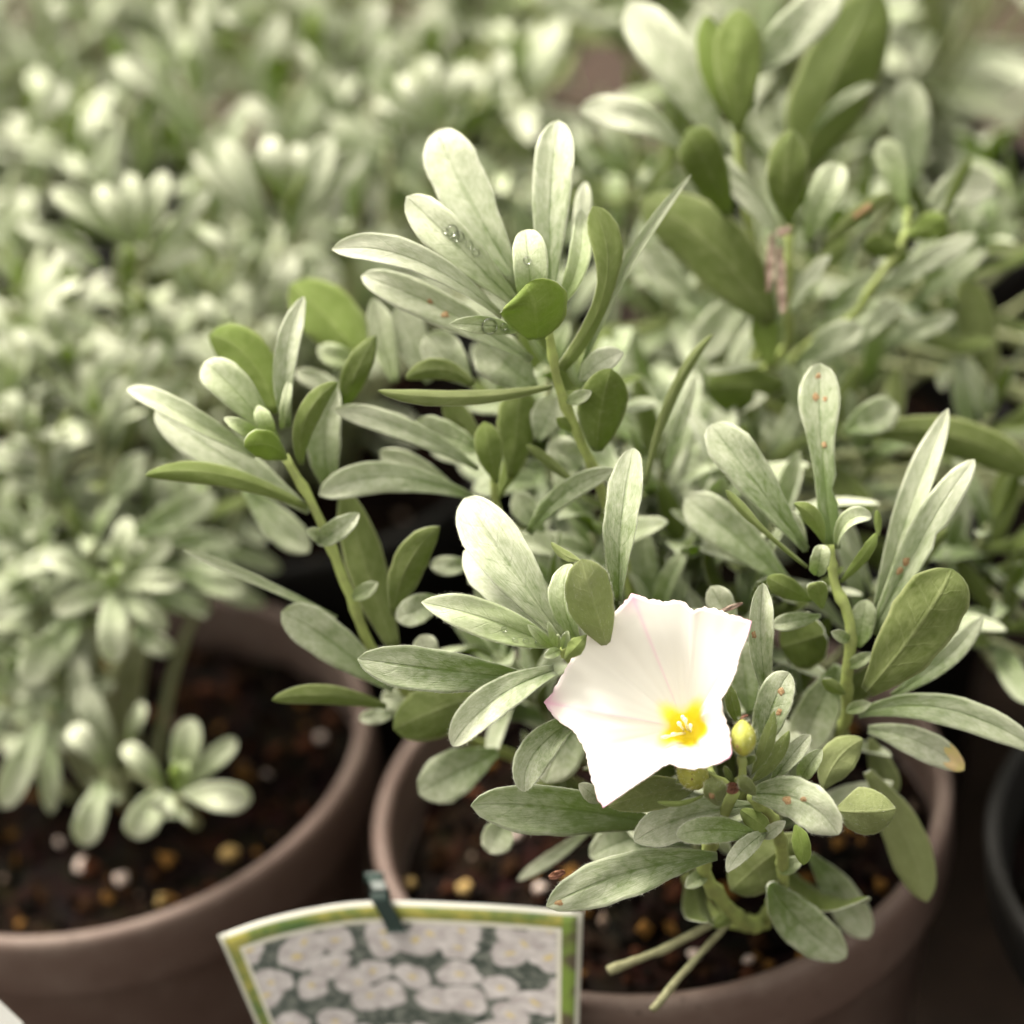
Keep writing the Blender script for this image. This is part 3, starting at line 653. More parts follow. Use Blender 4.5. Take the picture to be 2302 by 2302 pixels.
# --- the flower
Zf = lambda x, y: (1007.1 + 0.3258 * x) * 1.1915, 
def zpt(x, y): return ((1200 + 0.3882 * x), (1300 + 0.3882 * y))
CORN = [  # five corners with the rim points between them, in order
    [(565, 88), (670, 120), (760, 132), (840, 124), (885, 152), (925, 186), (970, 166), (1060, 182), (1150, 216), (1215, 232)],
    [(1264, 244), (1240, 330), (1195, 440), (1170, 540), (1120, 650), (1084, 702), (1098, 770), (1122, 860), (1140, 940)],
    [(1142, 1026), (1060, 1080), (930, 1106), (850, 1096), (775, 1078), (690, 1130), (600, 1192), (500, 1260)],
    [(398, 1332), (350, 1220), (320, 1100), (290, 985), (240, 905), (212, 872), (150, 832), (105, 785)],
    [(64, 720), (120, 640), (188, 520), (250, 410), (310, 330), (400, 240), (485, 178)],
]
def build_flower():
    rr = random.Random(5)
    per = 44
    rim = []
    for ci, seg in enumerate(CORN):
        pts = seg + [CORN[(ci + 1) % 5][0]]
        P = [np.array(p, float) for p in pts]
        d = np.concatenate([[0], np.cumsum([np.linalg.norm(P[i + 1] - P[i]) for i in range(len(P) - 1)])])
        sp = smooth_path(P, 160)
        cum = np.concatenate([[0], np.cumsum([np.linalg.norm(sp[i + 1] - sp[i]) for i in range(160)])])
        for k in range(per):
            q = k / per * cum[-1]; i = int(np.searchsorted(cum, q, 'right') - 1)
            p = sp[i] + (sp[min(i + 1, 160)] - sp[i]) * ((q - cum[i]) / max(1e-6, cum[i + 1] - cum[i]))
            rim.append((p, k / per))
    n = len(rim)
    c0 = np.array([620., 700.]); th = np.array([884., 866.])
    S = 0.0295
    def depth_plane(p): x, y = (p[0] - c0[0]) * S, -(p[1] - c0[1]) * S; return -(0.34 * x - 0.26 * y)
    NR = 30
    V, F, C = [], [], []
    for i, (p, fr) in enumerate(rim):
        jag = rr.uniform(-7, 6)
        ang = math.atan2(p[1] - th[1], p[0] - th[0])
        edge_d = depth_plane(p)
        mid = min(fr, 1 - fr) * 2                                    # 0 at the corner, 1 between corners
        tm = th + np.array([math.cos(ang) * 108, math.sin(ang) * 96])   # mouth of the throat
        tb = th + np.array([10, 8]) + np.array([math.cos(ang) * 50, math.sin(ang) * 44])
        for j in range(NR + 1):
            s = j / NR
            if s < 0.2:
                q = s / 0.2; pos = tb + (tm - tb) * q; dd = 9.2 - 1.7 * q**2
            else:
                q = (s - 0.2) / 0.8
                pp = p + unit(p - th) * jag * (q > .985)
                pos = tm + (pp - tm) * q
                dd = 7.5 + (edge_d - 7.5) * (1 - (1 - q)**1.5)
                dd += -1.2 * (1 - mid)**3 * math.sin(math.pi * min(1, q * 1.05)) + 0.9 * mid**2 * math.sin(math.pi * q * .9)
                dd += 0.35 * math.sin(ang * 9 + q * 4) * q * q + 0.35 * math.sin(ang * 4 + 1 + q * 7) * q + 0.05 * math.sin(ang * 37 + q * 3) * q
                if q > .8: dd += (q - .8) * 5 * (0.6 * mid - 0.5) 
            x, y = zpt(*pos)
            V.append(W(x, y, dd - 4))
            # pigment: yellow throat, white limb, pink creases and points
            wht = np.array([0.80, 0.775, 0.72]); yel = np.array([0.93, 0.80, 0.05]); pnk = np.array([0.80, 0.50, 0.62])
            yy = 1 - min(1, max(0, (s - 0.20 - 0.05 * math.sin(ang * 5 + 1)) / 0.10))
            rdist = np.linalg.norm(np.array(pos) - th)
            col = wht * (1 - yy) + yel * yy
            dcor = fr if fr < .5 else 1 - fr
            crease = math.exp(-(dcor / 0.022)**2) * (0.50 if s > .26 else 0) * (0.5 + s * .6)
            point = math.exp(-(dcor / 0.10)**2) * max(0, (s - .86) / .14)**1.5 * 0.8
            rimp = max(0, (s - .965) / .035) * 0.25
            f = min(1, crease + point + rimp)
            if yy < .5: col = col * (1 - f) + pnk * f
            C.append(col)
    for i in range(n):
        i2 = (i + 1) % n
        for j in range(NR):
            a, b = i * (NR + 1) + j, i2 * (NR + 1) + j
            F.append((a, b, b + 1, a + 1))
    # close the tube bottom
    V.append(np.mean([V[i * (NR + 1)] for i in range(n)], axis=0)); C.append(np.array([0.90, 0.72, 0.05]))
    for i in range(n): F.append((len(V) - 1, ((i + 1) % n) * (NR + 1), i * (NR + 1)))
    org = V[-1].copy()
    me = new_mesh("corolla", [v - org for v in V], F, [M_PETAL])
    ca = me.color_attributes.new("pigment", 'FLOAT_COLOR', 'POINT')
    ca.data.foreach_set('color', np.array([(*c, 1) for c in C], np.float32).ravel())
    fl = obj("flower", me, hero, org - np.array(hero.location))
    fl['label'] = "white trumpet flower with five pink points and a yellow throat"
    sm = fl.modifiers.new("thickness", 'SOLIDIFY'); sm.thickness = 0.00022; sm.offset = 0
    # stamens and style inside the throat
    for (bx, by, tx, ty, d0, d1) in [(880, 895, 800, 905, 8, 2), (900, 885, 860, 800, 8, 1), (870, 880, 838, 838, 8, 0), (910, 890, 905, 850, 8, 1), (890, 895, 740, 922, 8, 3), (892, 880, 875, 815, 8, -1)]:
        p0, p1 = W(*zpt(bx, by), d0 - 2), W(*zpt(tx, ty), d1 - 3)
        pm = (p0 + p1) / 2 + (CAM - p0) / np.linalg.norm(CAM - p0) * 0.001
        P = smooth_path([p0, pm, p1], 8)
        v, f = tube(P, [.00022] * 6 + [.00028, .00042, .00030], 6, org, 1, .1)
        obj("stamen", new_mesh("stamen", v, f, [M_STAMEN]), fl)
    # funnel foot and sepals behind the flower
    a0 = org - CAMDIR * .0022; a1 = W(1575, 1700, 16); a2 = W(1600, 1745, 6)
    v, f = tube(smooth_path([a0, a1, a2], 8), [.0012, .0016, .0018, .0018, .0016, .0013, .0011, .0009, .0008], 10, org, 2, .03)
    obj("calyx", new_mesh("calyx", v, f, [M_STEM]), fl)
    return fl
build_flower()

# --- seed pods with silky hairs
def pod(x, y, d, ax, ln, wd, seed):
    c = W(x, y, d); A = unit(RM @ np.array(ax)); B_ = unit(np.cross(A, CAMDIR)); C_ = np.cross(A, B_)
    prof = [(0, .16), (.06, .45), (.18, .78), (.35, .98), (.52, 1.0), (.7, .86), (.84, .60), (.93, .34), (.98, .16), (1, .04)]
    V, F = [], []; ns = 30
    for t, r in prof:
        for k in range(ns):
            q = 2 * math.pi * k / ns
            rr_ = r * wd / 2 * (1 - 0.07 * abs(math.cos(q * 2.5))**8 * (t < .85))
            V.append(A * (t - .5) * ln + (B_ * math.cos(q) + C_ * math.sin(q)) * rr_)
    for i in range(len(prof) - 1):
        for k in range(ns): F.append((i * ns + k, i * ns + (k + 1) % ns, (i + 1) * ns + (k + 1) % ns, (i + 1) * ns + k))
    F.append(tuple(range(ns))[::-1]); F.append(tuple((len(prof) - 1) * ns + k for k in range(ns)))
    o = obj("seed_pod", new_mesh("seed_pod", V, F, [M_POD]), hero, c - np.array(hero.location))
    rr = random.Random(seed); hv, hf = [], []
    for _ in range(220):
        q = rr.uniform(0, 6.283); t = rr.uniform(.05, 1); r = np.interp(t, [a for a, _ in prof], [b for _, b in prof]) * wd / 2
        rad = B_ * math.cos(q) + C_ * math.sin(q)
        dd = unit(rad * rr.uniform(.5, 1) + A * rr.uniform(.1, 1.1) + np.array([rr.gauss(0, .25) for _ in range(3)]))
        needle(hv, hf, A * (t - .5) * ln + rad * r * .97, dd, rr.uniform(.0006, .0013), .000018)
    tag(obj("silky_hairs", new_mesh("silky_hairs", hv, hf, [M_HAIR], None, False), o), None, None, None, "stuff")
    sv, sf = [], []
    for (q, t, r) in [(rr.uniform(0, 6.28), rr.uniform(.1, .9), rr.uniform(.0001, .00028)) for _ in range(12)]:
        rad = B_ * math.cos(q) + C_ * math.sin(q); p = A * (t - .5) * ln + rad * (np.interp(t, [a for a, _ in prof], [b for _, b in prof]) * wd / 2 + .00006)
        k = len(sv)
        tx = np.cross(rad, A)
        for m in range(7):
            e = 2 * math.pi * m / 7; s_ = r * rr.uniform(.6, 1.3); sv.append(p + tx * math.cos(e) * s_ + A * math.sin(e) * s_)
        sf.append(tuple(range(k, k + 7)))
    obj("brown_specks", new_mesh("brown_specks", sv, sf, [M_BROWN], None, False), o)
    # shrivelled tip
    v, f = tube(smooth_path([A * ln * .47, A * ln * .56 + B_ * .0003, A * ln * .60 + B_ * .0010], 6), [.0004, .0005, .00035, .0004, .0003, .0003, .0001], 6, (0, 0, 0), seed, .35)
    obj("withered_style", new_mesh("withered_style", v, f, [M_BROWN]), o)
pod(1671, 1658, -9, (-0.02, 1, .25), .0062, .0044, 1)
pod(1556, 1742, -1, (-0.8, .35, .5), .0062, .0050, 2)
def crumple(parent, x, y, d, sx, sy, mat, name, seed, lab=None, a=0.0):
    rng = np.random.default_rng(seed); V, F = [], []
    c = W(x, y, d); k1 = RM @ np.array([math.cos(a), math.sin(a), 0]); k2 = RM @ np.array([-math.sin(a), math.cos(a), 0])
    n = 7; s = K * FOCUS
    for side in (1, -1):
        for i in range(n):
            for j in range(n):
                u, v = i / (n - 1) * 2 - 1, j / (n - 1) * 2 - 1
                wv = (1 - .55 * u * u)
                V.append(k1 * u * sx * s / 2 + k2 * v * sy * s / 2 * wv - CAMDIR * -1 * (rng.normal(0, .25) * sy * s * .4 * (side > 0)) + CAMDIR * side * .00012)
    m = n * n
    for i in range(n - 1):
        for j in range(n - 1):
            q = i * n + j
            F += [(q, q + n, q + n + 1, q + 1), (m + q, m + q + 1, m + q + n + 1, m + q + n)]
    o = obj(name, new_mesh(name, V, F, [mat], None, False), parent, c - np.array(parent.location))
    if lab: o['label'] = lab
    return o
crumple(hero, 1646, 1772, -6, 30, 28, M_BROWN, "withered_bract", 1)
crumple(hero, 1252, 1966, -4, 38, 18, M_BROWN, "dry_flake", 2, "reddish brown dry flake at the leaf edge", .35)
crumple(hero, 1642, 1366, 14, 60, 12, M_WITHER, "dry_flake", 3, "pinkish dry petal scrap behind the flower", .35)

# (inner shoots of the flowering plant are added with the background shoots)
# ------------------------------------------------------------------ background plants
PROTO = {}
def protos():
    r = random.Random(11)
    for kind, prof, wr in (('o', 'o', .27), ('n', 'n', .215), ('r', 'r', .36)):
        L = []
        for k in range(6):
            bend = r.uniform(-.04, .20)
            B_, T_ = np.zeros(3), np.array([0, 1.0, 0]); M_ = np.array([r.uniform(-.04, .04), .5, bend])
            lf = Leaf(B_, M_, T_, (0, 0, 1.0), wr, prof, r.uniform(.15, .45), .013, k + 50, 9, 3, r.uniform(-.3, .3), .12)
            L.append(lf.mesh("leaf_shape"))
        PROTO[kind] = L
protos()
def put_leaf(plant, p, d, n, ln, kind='o', rnd=random, young=0.0, pale=.55, wscale=1.0, flip=.0):
    d = unit(d)
    if rnd.random() < flip: n = -np.asarray(n)
    x = np.cross(d, n)
    if np.linalg.norm(x) < 1e-3: x = np.cross(d, (0.3, .9, .1))
    x = unit(x); n = np.cross(x, d)
    o = bpy.data.objects.new("leaf", rnd.choice(PROTO[kind])); COL.objects.link(o)
    o.parent = plant
    q = p - np.array(plant.location)
    m = np.eye(4); m[:3, 0] = x * ln * wscale; m[:3, 1] = d * ln; m[:3, 2] = n * ln; m[:3, 3] = q
    o.matrix_local = Matrix(m.tolist())
    o.color = (young, pale, 0, 1)
    return o
def inside(poly, x, y):
    c = False; n = len(poly)
    for i in range(n):
        (x0, y0), (x1, y1) = poly[i], poly[(i + 1) % n]
        if (y0 > y) != (y1 > y) and x < (x1 - x0) * (y - y0) / (y1 - y0) + x0: c = not c
    return c
BARE = [  # where the photograph looks past the foliage on to soil, pots and gaps
    [(500, 1190), (830, 1060), (1040, 1130), (1100, 1400), (1000, 1800), (700, 2302), (0, 2302), (0, 1900), (130, 1870), (330, 1560), (560, 1330)],
    [(1990, 1700), (2302, 1760), (2302, 2302), (1900, 2302)],
    [(1950, 800), (2140, 820), (2110, 930), (1960, 920)], [(2200, 1400), (2302, 1380), (2302, 1560), (2230, 1560)], [(2050, 1010), (2140, 1000), (2120, 1100), (2060, 1090)],
    [(2080, 40), (2302, -40), (2302, 130), (2190, 150)], [(2220, 600), (2302, 560), (2302, 800), (2240, 780)],
]
def allowed(p, tip, zmin):
    for q in (p, tip, (p + tip) / 2):
        x, y, z = proj(q)
        if z < zmin: return False
        for b in BARE:
            if inside(b, x, y): return False
    x, y, z = proj(p)
    return -500 < x < 2800 and -600 < y < 2500
def stem_world(plant, P, r0, r1, mat=None, sides=6):
    n = len(P) - 1
    V, F = tube(P, [r0 + (r1 - r0) * i / n for i in range(n + 1)], sides, np.array(plant.location), 0, .05)
    obj("stem", new_mesh("stem", V, F, [mat or M_STEM2]), plant)
def bush(plant, c, seed, nst, hmin, hmax, spread, ll, zmin, per=15, cap=290, small=False, pale=.55):
    r = random.Random(seed); count = 0
    b0 = np.array([c[0], c[1], SOIL_Z])
    order = list(range(nst))
    for s in order:
        az = 2.399 * s + r.uniform(-.3, .3); q = math.sqrt((s + .5) / nst)
        hgt = hmin + (hmax - hmin) * (1 - .45 * q) * r.uniform(.85, 1.1); out = spread * q * r.uniform(.8, 1.15)
        dirn = np.array([math.cos(az), math.sin(az), 0])
        st = b0 + dirn * .006 * r.uniform(.2, 1) + np.array([0, 0, -.006])
        P = smooth_path([st, st + dirn * out * .35 + UPW * hgt * .42, st + dirn * out * .8 + UPW * hgt * .75 + np.array([r.gauss(0, .004), r.gauss(0, .004), 0]), st + dirn * out + UPW * hgt], 10)
        leaves = []
        for k in range(per):
            f = .14 + .86 * (k + r.uniform(0, .6)) / per
            f = min(f, 1.0)
            x = f * 10; i = min(int(x), 9); p = P[i] + (P[i + 1] - P[i]) * (x - i)
            tg = unit(P[i + 1] - P[i])
            az2 = 2.399 * k + s * 1.7 + r.uniform(-.35, .35)
            a = unit(np.cross(tg, (0.2, .1, .97))) if abs(tg[2]) < .98 else np.array([1.0, 0, 0])
            bb = np.cross(tg, a); o_ = a * math.cos(az2) + bb * math.sin(az2)
            ang = math.radians(66 - 36 * f**2 + r.uniform(-12, 12))
            d = unit(tg * math.cos(ang) + o_ * math.sin(ang))
            n = unit(tg * math.sin(ang) - o_ * math.cos(ang))
            n = rot(n, d, r.gauss(0, .35))
            ln = ll * (1.0 - .42 * max(0, f - .62) / .38) * r.uniform(.75, 1.15)
            leaves.append((p, d, n, ln, f))
        ok = [l for l in leaves if allowed(l[0], l[0] + l[1] * l[3], zmin)]
        if len(ok) < 3: continue
        stem_world(plant, P[:-1] if len(P) > 2 else P, .0013, .0007)
        for (p, d, n, ln, f) in ok:
            if count >= cap: break
            put_leaf(plant, p, d, n, ln, r.choice('onn' if not small else 'oon'), r, young=max(0, (f - .88) / .12) * .7 + (.25 if r.random() < .08 else 0), pale=pale + r.uniform(-.35, .2), wscale=r.uniform(.85, 1.15), flip=.10)
            count += 1
    return count
def rosette(plant, c, x, y, d, n, ln, axis, seed, young=.5, pale=.6, open_=1.0, kind='o', foot=None, flip=.12):
    """a leafy shoot tip seen at a photograph position, on a stem rising from its own pot"""
    r = random.Random(seed)
    p = W(x, y, d); A = unit(np.asarray(axis, float))
    st = np.array([c[0], c[1], SOIL_Z - .006]) if foot is None else np.array(foot)
    P = smooth_path([st, st + (p - st) * .4 + UPW * .012, p - A * .022, p], 12)
    stem_world(plant, P, .0013, .0007)
    a = unit(np.cross(A, (.31, .2, .9))); b = np.cross(A, a)
    for k in range(n):
        f = k / max(1, n - 1)
        az = 2.399 * k + r.uniform(-.25, .25)
        ang = math.radians((82 - 58 * f**1.2) * open_ + r.uniform(-8, 8))
        o_ = a * math.cos(az) + b * math.sin(az)
        dd = unit(A * math.cos(ang) + o_ * math.sin(ang)); nn = rot(unit(A * math.sin(ang) - o_ * math.cos(ang)), dd, r.gauss(0, .2))
        put_leaf(plant, p - A * .016 * (1 - f), dd, nn, ln * (1 - .55 * f**2) * r.uniform(.85, 1.1), kind, r, young=young * f**2, pale=pale + r.uniform(-.25, .2), wscale=r.uniform(.95, 1.25), flip=flip)
def plant_at(i, j, label):
    c = pc(i, j) if not isinstance(i, np.ndarray) else i
    return c, thing("silverbush_plant", (c[0], c[1], SOIL_Z), label, "plant", GROUP)

tocam = CAMDIR
for k, (x, y, d) in enumerate([(1480, 1380, 48), (1560, 1260, 55), (1640, 1500, 50), (1740, 1180, 52), (1420, 1180, 60), (1330, 1200, 55), (1250, 1330, 48), (1530, 1560, 50), (1800, 1560, 48), (1990, 1300, 52), (1700, 1330, 45),
                               (1400, 1700, 46), (1560, 1830, 40), (1760, 1800, 44), (1480, 1060, 62), (1620, 1100, 60), (1200, 1560, 52), (1120, 1480, 56)]):
    rosette(hero, crown[:2], x, y, d, 9, .028, unit(UPW * .95 + tocam * .2 + np.array([(x - 1500) / 900, 0, 0])), 100 + k, .25, .25, .8, 'n', flip=.3)
ax1 = unit(UPW * .55 + tocam * .75)
axu = unit(UPW * .95 + tocam * .25)
c, pl = P2, thing("silverbush_plant", (P2[0], P2[1], SOIL_Z), "small leaved silvery shrub in the pot at the lower left", "plant", GROUP)
def traced(plant, x0, y0, sc, rows):
    """leaves read off an enlarged crop of the photograph: (base, tip, width, depth, side, young, pale)"""
    for (bx, by, tx, ty, w, d, side, yg, pl_) in rows:
        B_, T_ = (x0 + bx / sc, y0 + by / sc), (x0 + tx / sc, y0 + ty / sc)
        M_ = ((B_[0] + T_[0]) / 2, (B_[1] + T_[1]) / 2 - 0.04 * abs(T_[0] - B_[0]))
        hero_leaf(plant, B_, M_, T_, w / sc, (d + 6, d, d + 2), side, young=yg, pale=pl_, prof='n' if w < 62 else 'o', fold=.3)
CR = 1932 / 1151
traced(pl, 0, 1151, CR, [
    (435, 285, 480, 25, 92, 92, 'u', .3, .8), (440, 280, 645, 118, 84, 94, 'u', .2, .8), (445, 285, 692, 262, 84, 90, 'u', .2, .8), (440, 300, 628, 440, 86, 92, 'u', .1, .7),
    (430, 300, 428, 568, 118, 86, 'u', .1, .85), (415, 300, 208, 372, 96, 90, 'u', .1, .7), (415, 280, 158, 165, 84, 90, 'u', .1, .9), (500, 470, 650, 530, 86, 102, 'u', 0, .5),
    (430, 290, 452, 190, 40, 86, 'u', .9, .6), (420, 290, 380, 215, 36, 86, 'u', .9, .6), (700, 215, 935, 295, 92, 108, 'u', 0, .5), (560, 130, 905, 120, 84, 112, 'u', 0, .55),
    (450, 150, 800, -10, 88, 116, 'u', 0, .5), (300, 400, 100, 640, 150, 106, 'u', 0, .25), (150, 330, -40, 390, 96, 104, 'u', 0, .6),
    (672, 1050, 728, 780, 112, 96, 'u', .35, .7), (680, 1055, 890, 858, 86, 96, 'u', .2, .75), (690, 1065, 950, 1092, 118, 90, 'u', .1, .95), (620, 1050, 492, 1225, 130, 92, 'u', .1, .85),
    (640, 1060, 600, 1140, 96, 88, 'u', .1, .9), (390, 1010, 312, 1255, 120, 98, 'u', 0, .7), (620, 1040, 470, 880, 84, 98, 'u', .2, .85), (670, 1050, 660, 940, 46, 88, 'l', .95, .4), (690, 1050, 700, 930, 40, 88, 'u', .9, .5),
    (400, 960, 265, 810, 96, 102, 'u', 0, .95), (430, 960, 310, 660, 110, 110, 'u', 0, .45), (300, 880, 300, 530, 84, 112, 'u', 0, .6), (480, 880, 540, 715, 56, 106, 'u', .1, .7),
    (170, 780, 5, 1118, 116, 104, 'u', 0, .75), (190, 800, 190, 1130, 80, 112, 'u', 0, .45), (120, 640, 150, 830, 90, 114, 'u', 0, .4), (90, 500, 20, 700, 100, 116, 'u', 0, .4), (600, 190, 880, 285, 90, 112, 'u', 0, .2), (560, 330, 800, 370, 80, 112, 'u', 0, .1), (640, 240, 1000, 350, 84, 124, 'u', 0, .1), (700, 100, 1060, 220, 80, 126, 'u', 0, .15)])
for q_, (x, y, d) in enumerate([(256, 1320, 92), (398, 1790, 96), (235, 1745, 104), (110, 1600, 110)]):
    rosette(pl, c, x, y, d, 3, .008, ax1, 1 + q_, .9, .6)
rosette(pl, c, 130, 1500, 120, 12, .0190, axu, 6, .3, .5)
rosette(pl, c, 60, 1330, 115, 13, .0180, axu, 7, .5, .5)
rosette(pl, c, 330, 1150, 128, 12, .0210, unit(axu + np.array([.3, 0, 0])), 8, .4, .5)
rosette(pl, c, 130, 1120, 125, 13, .0190, axu, 9, .5, .5)
rosette(pl, c, 20, 1180, 130, 13, .0190, axu, 10, .5, .5)
rosette(pl, c, 420, 1230, 140, 8, .0210, unit(axu + np.array([.9, 0, -.2])), 12, .1, .4)
bush(pl, P2, 3, 22, .055, .100, .062, .021, .54, 9, 170, True, .3)
for k, (x, y, d) in enumerate([(430, 1120, 112), (330, 1235, 112), (480, 1060, 130), (210, 1210, 110), (380, 1010, 135), (90, 1230, 118), (30, 1480, 118)]):
    rosette(pl, P2, x, y, d, 9, .020, unit(axu + np.array([.25, 0, 0])), 140 + k, .4, .4)

for B, T, w, d in [((300, 1205), (486, 1115), 78, 100), ((385, 1215), (532, 1218), 50, 104), ((405, 1288), (552, 1332), 58, 96), ((250, 1135), (316, 1022), 58, 110), ((290, 1240), (400, 1190), 60, 112), ((120, 1420), (60, 1540), 80, 92), ((330, 1390), (325, 1460), 60, 100)]:
    hero_leaf(pl, B, None, T, w, d, pale=.3)
c, pl = plant_at(-1, 1, "bushy blurred silvery shrub behind the small leaved one at the left")
for (x, y, d, n, ln, sd) in [(60, 770, 128, 11, .021, 31), (160, 830, 128, 11, .021, 32), (40, 640, 135, 11, .021, 33), (215, 930, 118, 11, .020, 34), (90, 985, 120, 11, .020, 35), (20, 870, 124, 11, .020, 36), (520, 760, 140, 10, .020, 37), (330, 740, 140, 10, .020, 38), (900, 250, 190, 11, .024, 28), (130, 270, 200, 11, .024, 29), (1160, 160, 200, 11, .026, 30), (470, 620, 165, 12, .018, 22), (150, 640, 170, 13, .018, 23), (250, 820, 160, 12, .018, 24), (420, 900, 170, 12, .018, 25), (80, 900, 160, 12, .018, 26), (560, 560, 190, 12, .02, 27)]:
    rosette(pl, c, x, y, d, n, ln, unit(UPW * .95 + tocam * .15), sd, .6, .8, .8)
traced(pl, 0, 0, CR, [
    (505, 930, 200, 715, 96, 118, 'u', .2, .95), (505, 925, 372, 700, 84, 116, 'u', .2, .95), (510, 920, 492, 655, 84, 116, 'u', .2, 1), (530, 925, 622, 650, 88, 118, 'u', .2, 1), (590, 960, 790, 718, 70, 120, 'u', 0, .9),
    (350, 960, 72, 850, 74, 124, 'u', 0, .85), (380, 1000, 205, 950, 86, 112, 'u', 0, .95), (555, 1030, 760, 935, 56, 122, 'u', 0, .8), (500, 965, 440, 960, 60, 112, 'u', .4, .9), (490, 1080, 560, 1180, 70, 124, 'l', 0, .3), (490, 1060, 480, 920, 60, 112, 'l', .9, .3),
    (1015, 910, 728, 585, 62, 130, 'u', 0, .85), (1020, 900, 835, 528, 110, 126, 'u', 0, .95), (1065, 720, 1008, 520, 92, 128, 'u', 0, 1), (1080, 730, 1130, 545, 70, 130, 'u', 0, 1), (1080, 920, 1245, 512, 124, 126, 'u', 0, .9), (1120, 860, 1378, 578, 76, 128, 'u', 0, .9),
    (1075, 860, 1155, 640, 44, 122, 'l', .1, .2), (960, 900, 880, 1010, 60, 136, 'u', 0, .7), (735, 850, 895, 955, 52, 128, 'u', 0, .85), (1040, 1180, 1105, 970, 84, 128, 'u', 0, .8), (1190, 1120, 1268, 1035, 66, 130, 'u', 0, .8),
    (100, 520, 240, 310, 92, 150, 'u', 0, 1), (330, 620, 340, 435, 74, 150, 'u', .1, .95), (470, 1490, 605, 1290, 66, 118, 'u', 0, .7), (390, 1910, 552, 1705, 66, 112, 'u', 0, .7), (300, 1500, 470, 1330, 60, 120, 'u', 0, .6), (460, 1290, 545, 1195, 66, 116, 'u', 0, .8),
    (150, 1640, 30, 1480, 70, 116, 'u', 0, .6), (200, 1400, 60, 1240, 70, 120, 'u', 0, .85), (230, 1300, 190, 1120, 60, 124, 'u', 0, .8), (650, 1330, 560, 1130, 60, 126, 'u', 0, .6), (840, 1300, 770, 1120, 60, 130, 'u', 0, .6), (640, 1640, 720, 1480, 56, 122, 'u', 0, .5)])
for q_, (x, y, d) in enumerate([(505, 935, 122), (1050, 930, 134)]):
    rosette(pl, c, x / CR, y / CR, d, 3, .006, unit(UPW * .9 + tocam * .3), 201 + q_, .9, .6)
bush(pl, c, 31, 32, .07, .130, .092, .027, .545, 10, 200, True, .5)
c, pl = plant_at(-2, 1, "blurred silvery shrub cut by the left edge in the second row")
bush(pl, c, 32, 34, .07, .130, .092, .027, .545, 10, 290, True, .5)
c, pl = plant_at(0, 1, "blurred silvery shrub close behind the flowering one")
bush(pl, c, 33, 30, .06, .110, .085, .030, .495, 10, 230, False, .2)
for (x, y, d, n, ln, sd) in [(1235, 830, 62, 9, .024, 45), (1180, 930, 72, 9, .024, 46), (1320, 900, 66, 9, .024, 47), (1240, 1010, 70, 10, .022, 40), (1450, 950, 95, 12, .024, 41), (1480, 1180, 75, 10, .022, 42), (1380, 1290, 80, 8, .022, 43), (1620, 760, 110, 11, .022, 44)]:
    rosette(pl, c, x, y, d, n, ln, unit(UPW * .8 + tocam * .3), sd, .3, .1, flip=.3)

# the taller shrub at the upper right: its near leaves traced singly
c, pr = plant_at(1, 1, "taller shrub at the upper right with broad dark green leaf undersides")
t = lambda *a, **k: hero_leaf(pr, *a, **k)
t((1776, 505), (1766, 400), (1782, 286), 94, (64, 60, 62), 'l', pale=.15, prof='o', fold=.3)
t((1640, 490), (1580, 355), (1540, 292), 98, (66, 60, 62), 'l', pale=.05, prof='r')
t((1535, 335), (1430, 262), (1308, 246), 78, (70, 70, 74), pale=.85)
t((1735, 725), (1600, 555), (1438, 448), 150, (66, 66, 72), 'l', pale=.25, prof='r', fold=.15)
t((1660, 300), (1660, 150), (1662, 18), 108, (74, 72, 76), 'l', young=.4, pale=.3)
t((1642, 275), (1605, 150), (1588, 35), 74, (76, 76, 80), 'l', young=.6, pale=.2)
t((1635, 350), (1515, 150), (1415, 10), 112, (84, 84, 88), pale=.8)
t((1688, 170), (1780, 80), (1885, -25), 104, (78, 78, 82), pale=.85)
t((1795, 390), (1880, 170), (1975, -30), 175, (88, 90, 96), 'l', pale=.05, prof='r')
t((1815, 545), (1850, 450), (1893, 368), 76, (68, 66, 68), young=.3, pale=.6)
t((1825, 298), (1890, 230), (1968, 188), 30, (82, 80, 80), pale=.6, prof='n')
t((1752, 528), (1670, 420), (1606, 348), 42, 68, pale=.6)
t((1748, 522), (1690, 460), (1634, 404), 36, 64, pale=.8)
t((1852, 555), (1920, 490), (2003, 434), 36, (66, 64, 64), 'l', pale=.3, prof='n', spots=[(.0, .70, 10), (.0, .62, 10), (.1, .54, 9)])
t((1780, 702), (1815, 630), (1868, 574), 32, 66, pale=.6, prof='n')
t((2038, 472), (2010, 380), (1980, 314), 68, 78, young=.4, pale=.6)
t((2088, 470), (2160, 420), (2235, 432), 90, 84, pale=.95)
t((2120, 482), None, (2183, 350), 28, 78, 'l', pale=.1, prof='n')
t((2040, 532), None, (2130, 490), 62, 74, 'l', young=.6, pale=.3)
t((2022, 560), None, (1938, 548), 52, 74, 'l', pale=.05, prof='r')
t((1955, 668), (2060, 600), (2192, 530), 52, (76, 76, 78), pale=.55)
t((2052, 425), None, (2038, 175), 92, 96, pale=.55)
t((1798, 812), None, (1938, 732), 72, 72, pale=.4)
t((1878, 802), None, (2028, 674), 46, 76, pale=.6, prof='n')
t((1988, 772), None, (2148, 708), 48, 84, pale=.65, prof='n')
t((1730, 822), None, (1715, 702), 66, 68, 'l', young=.7, pale=.3)
t((1712, 816), None, (1583, 836), 22, 66, pale=.8, prof='n')
t((1762, 862), None, (1588, 872), 112, 72, 'l', pale=.05)
t((1898, 972), None, (2018, 912), 82, 58, pale=.45)
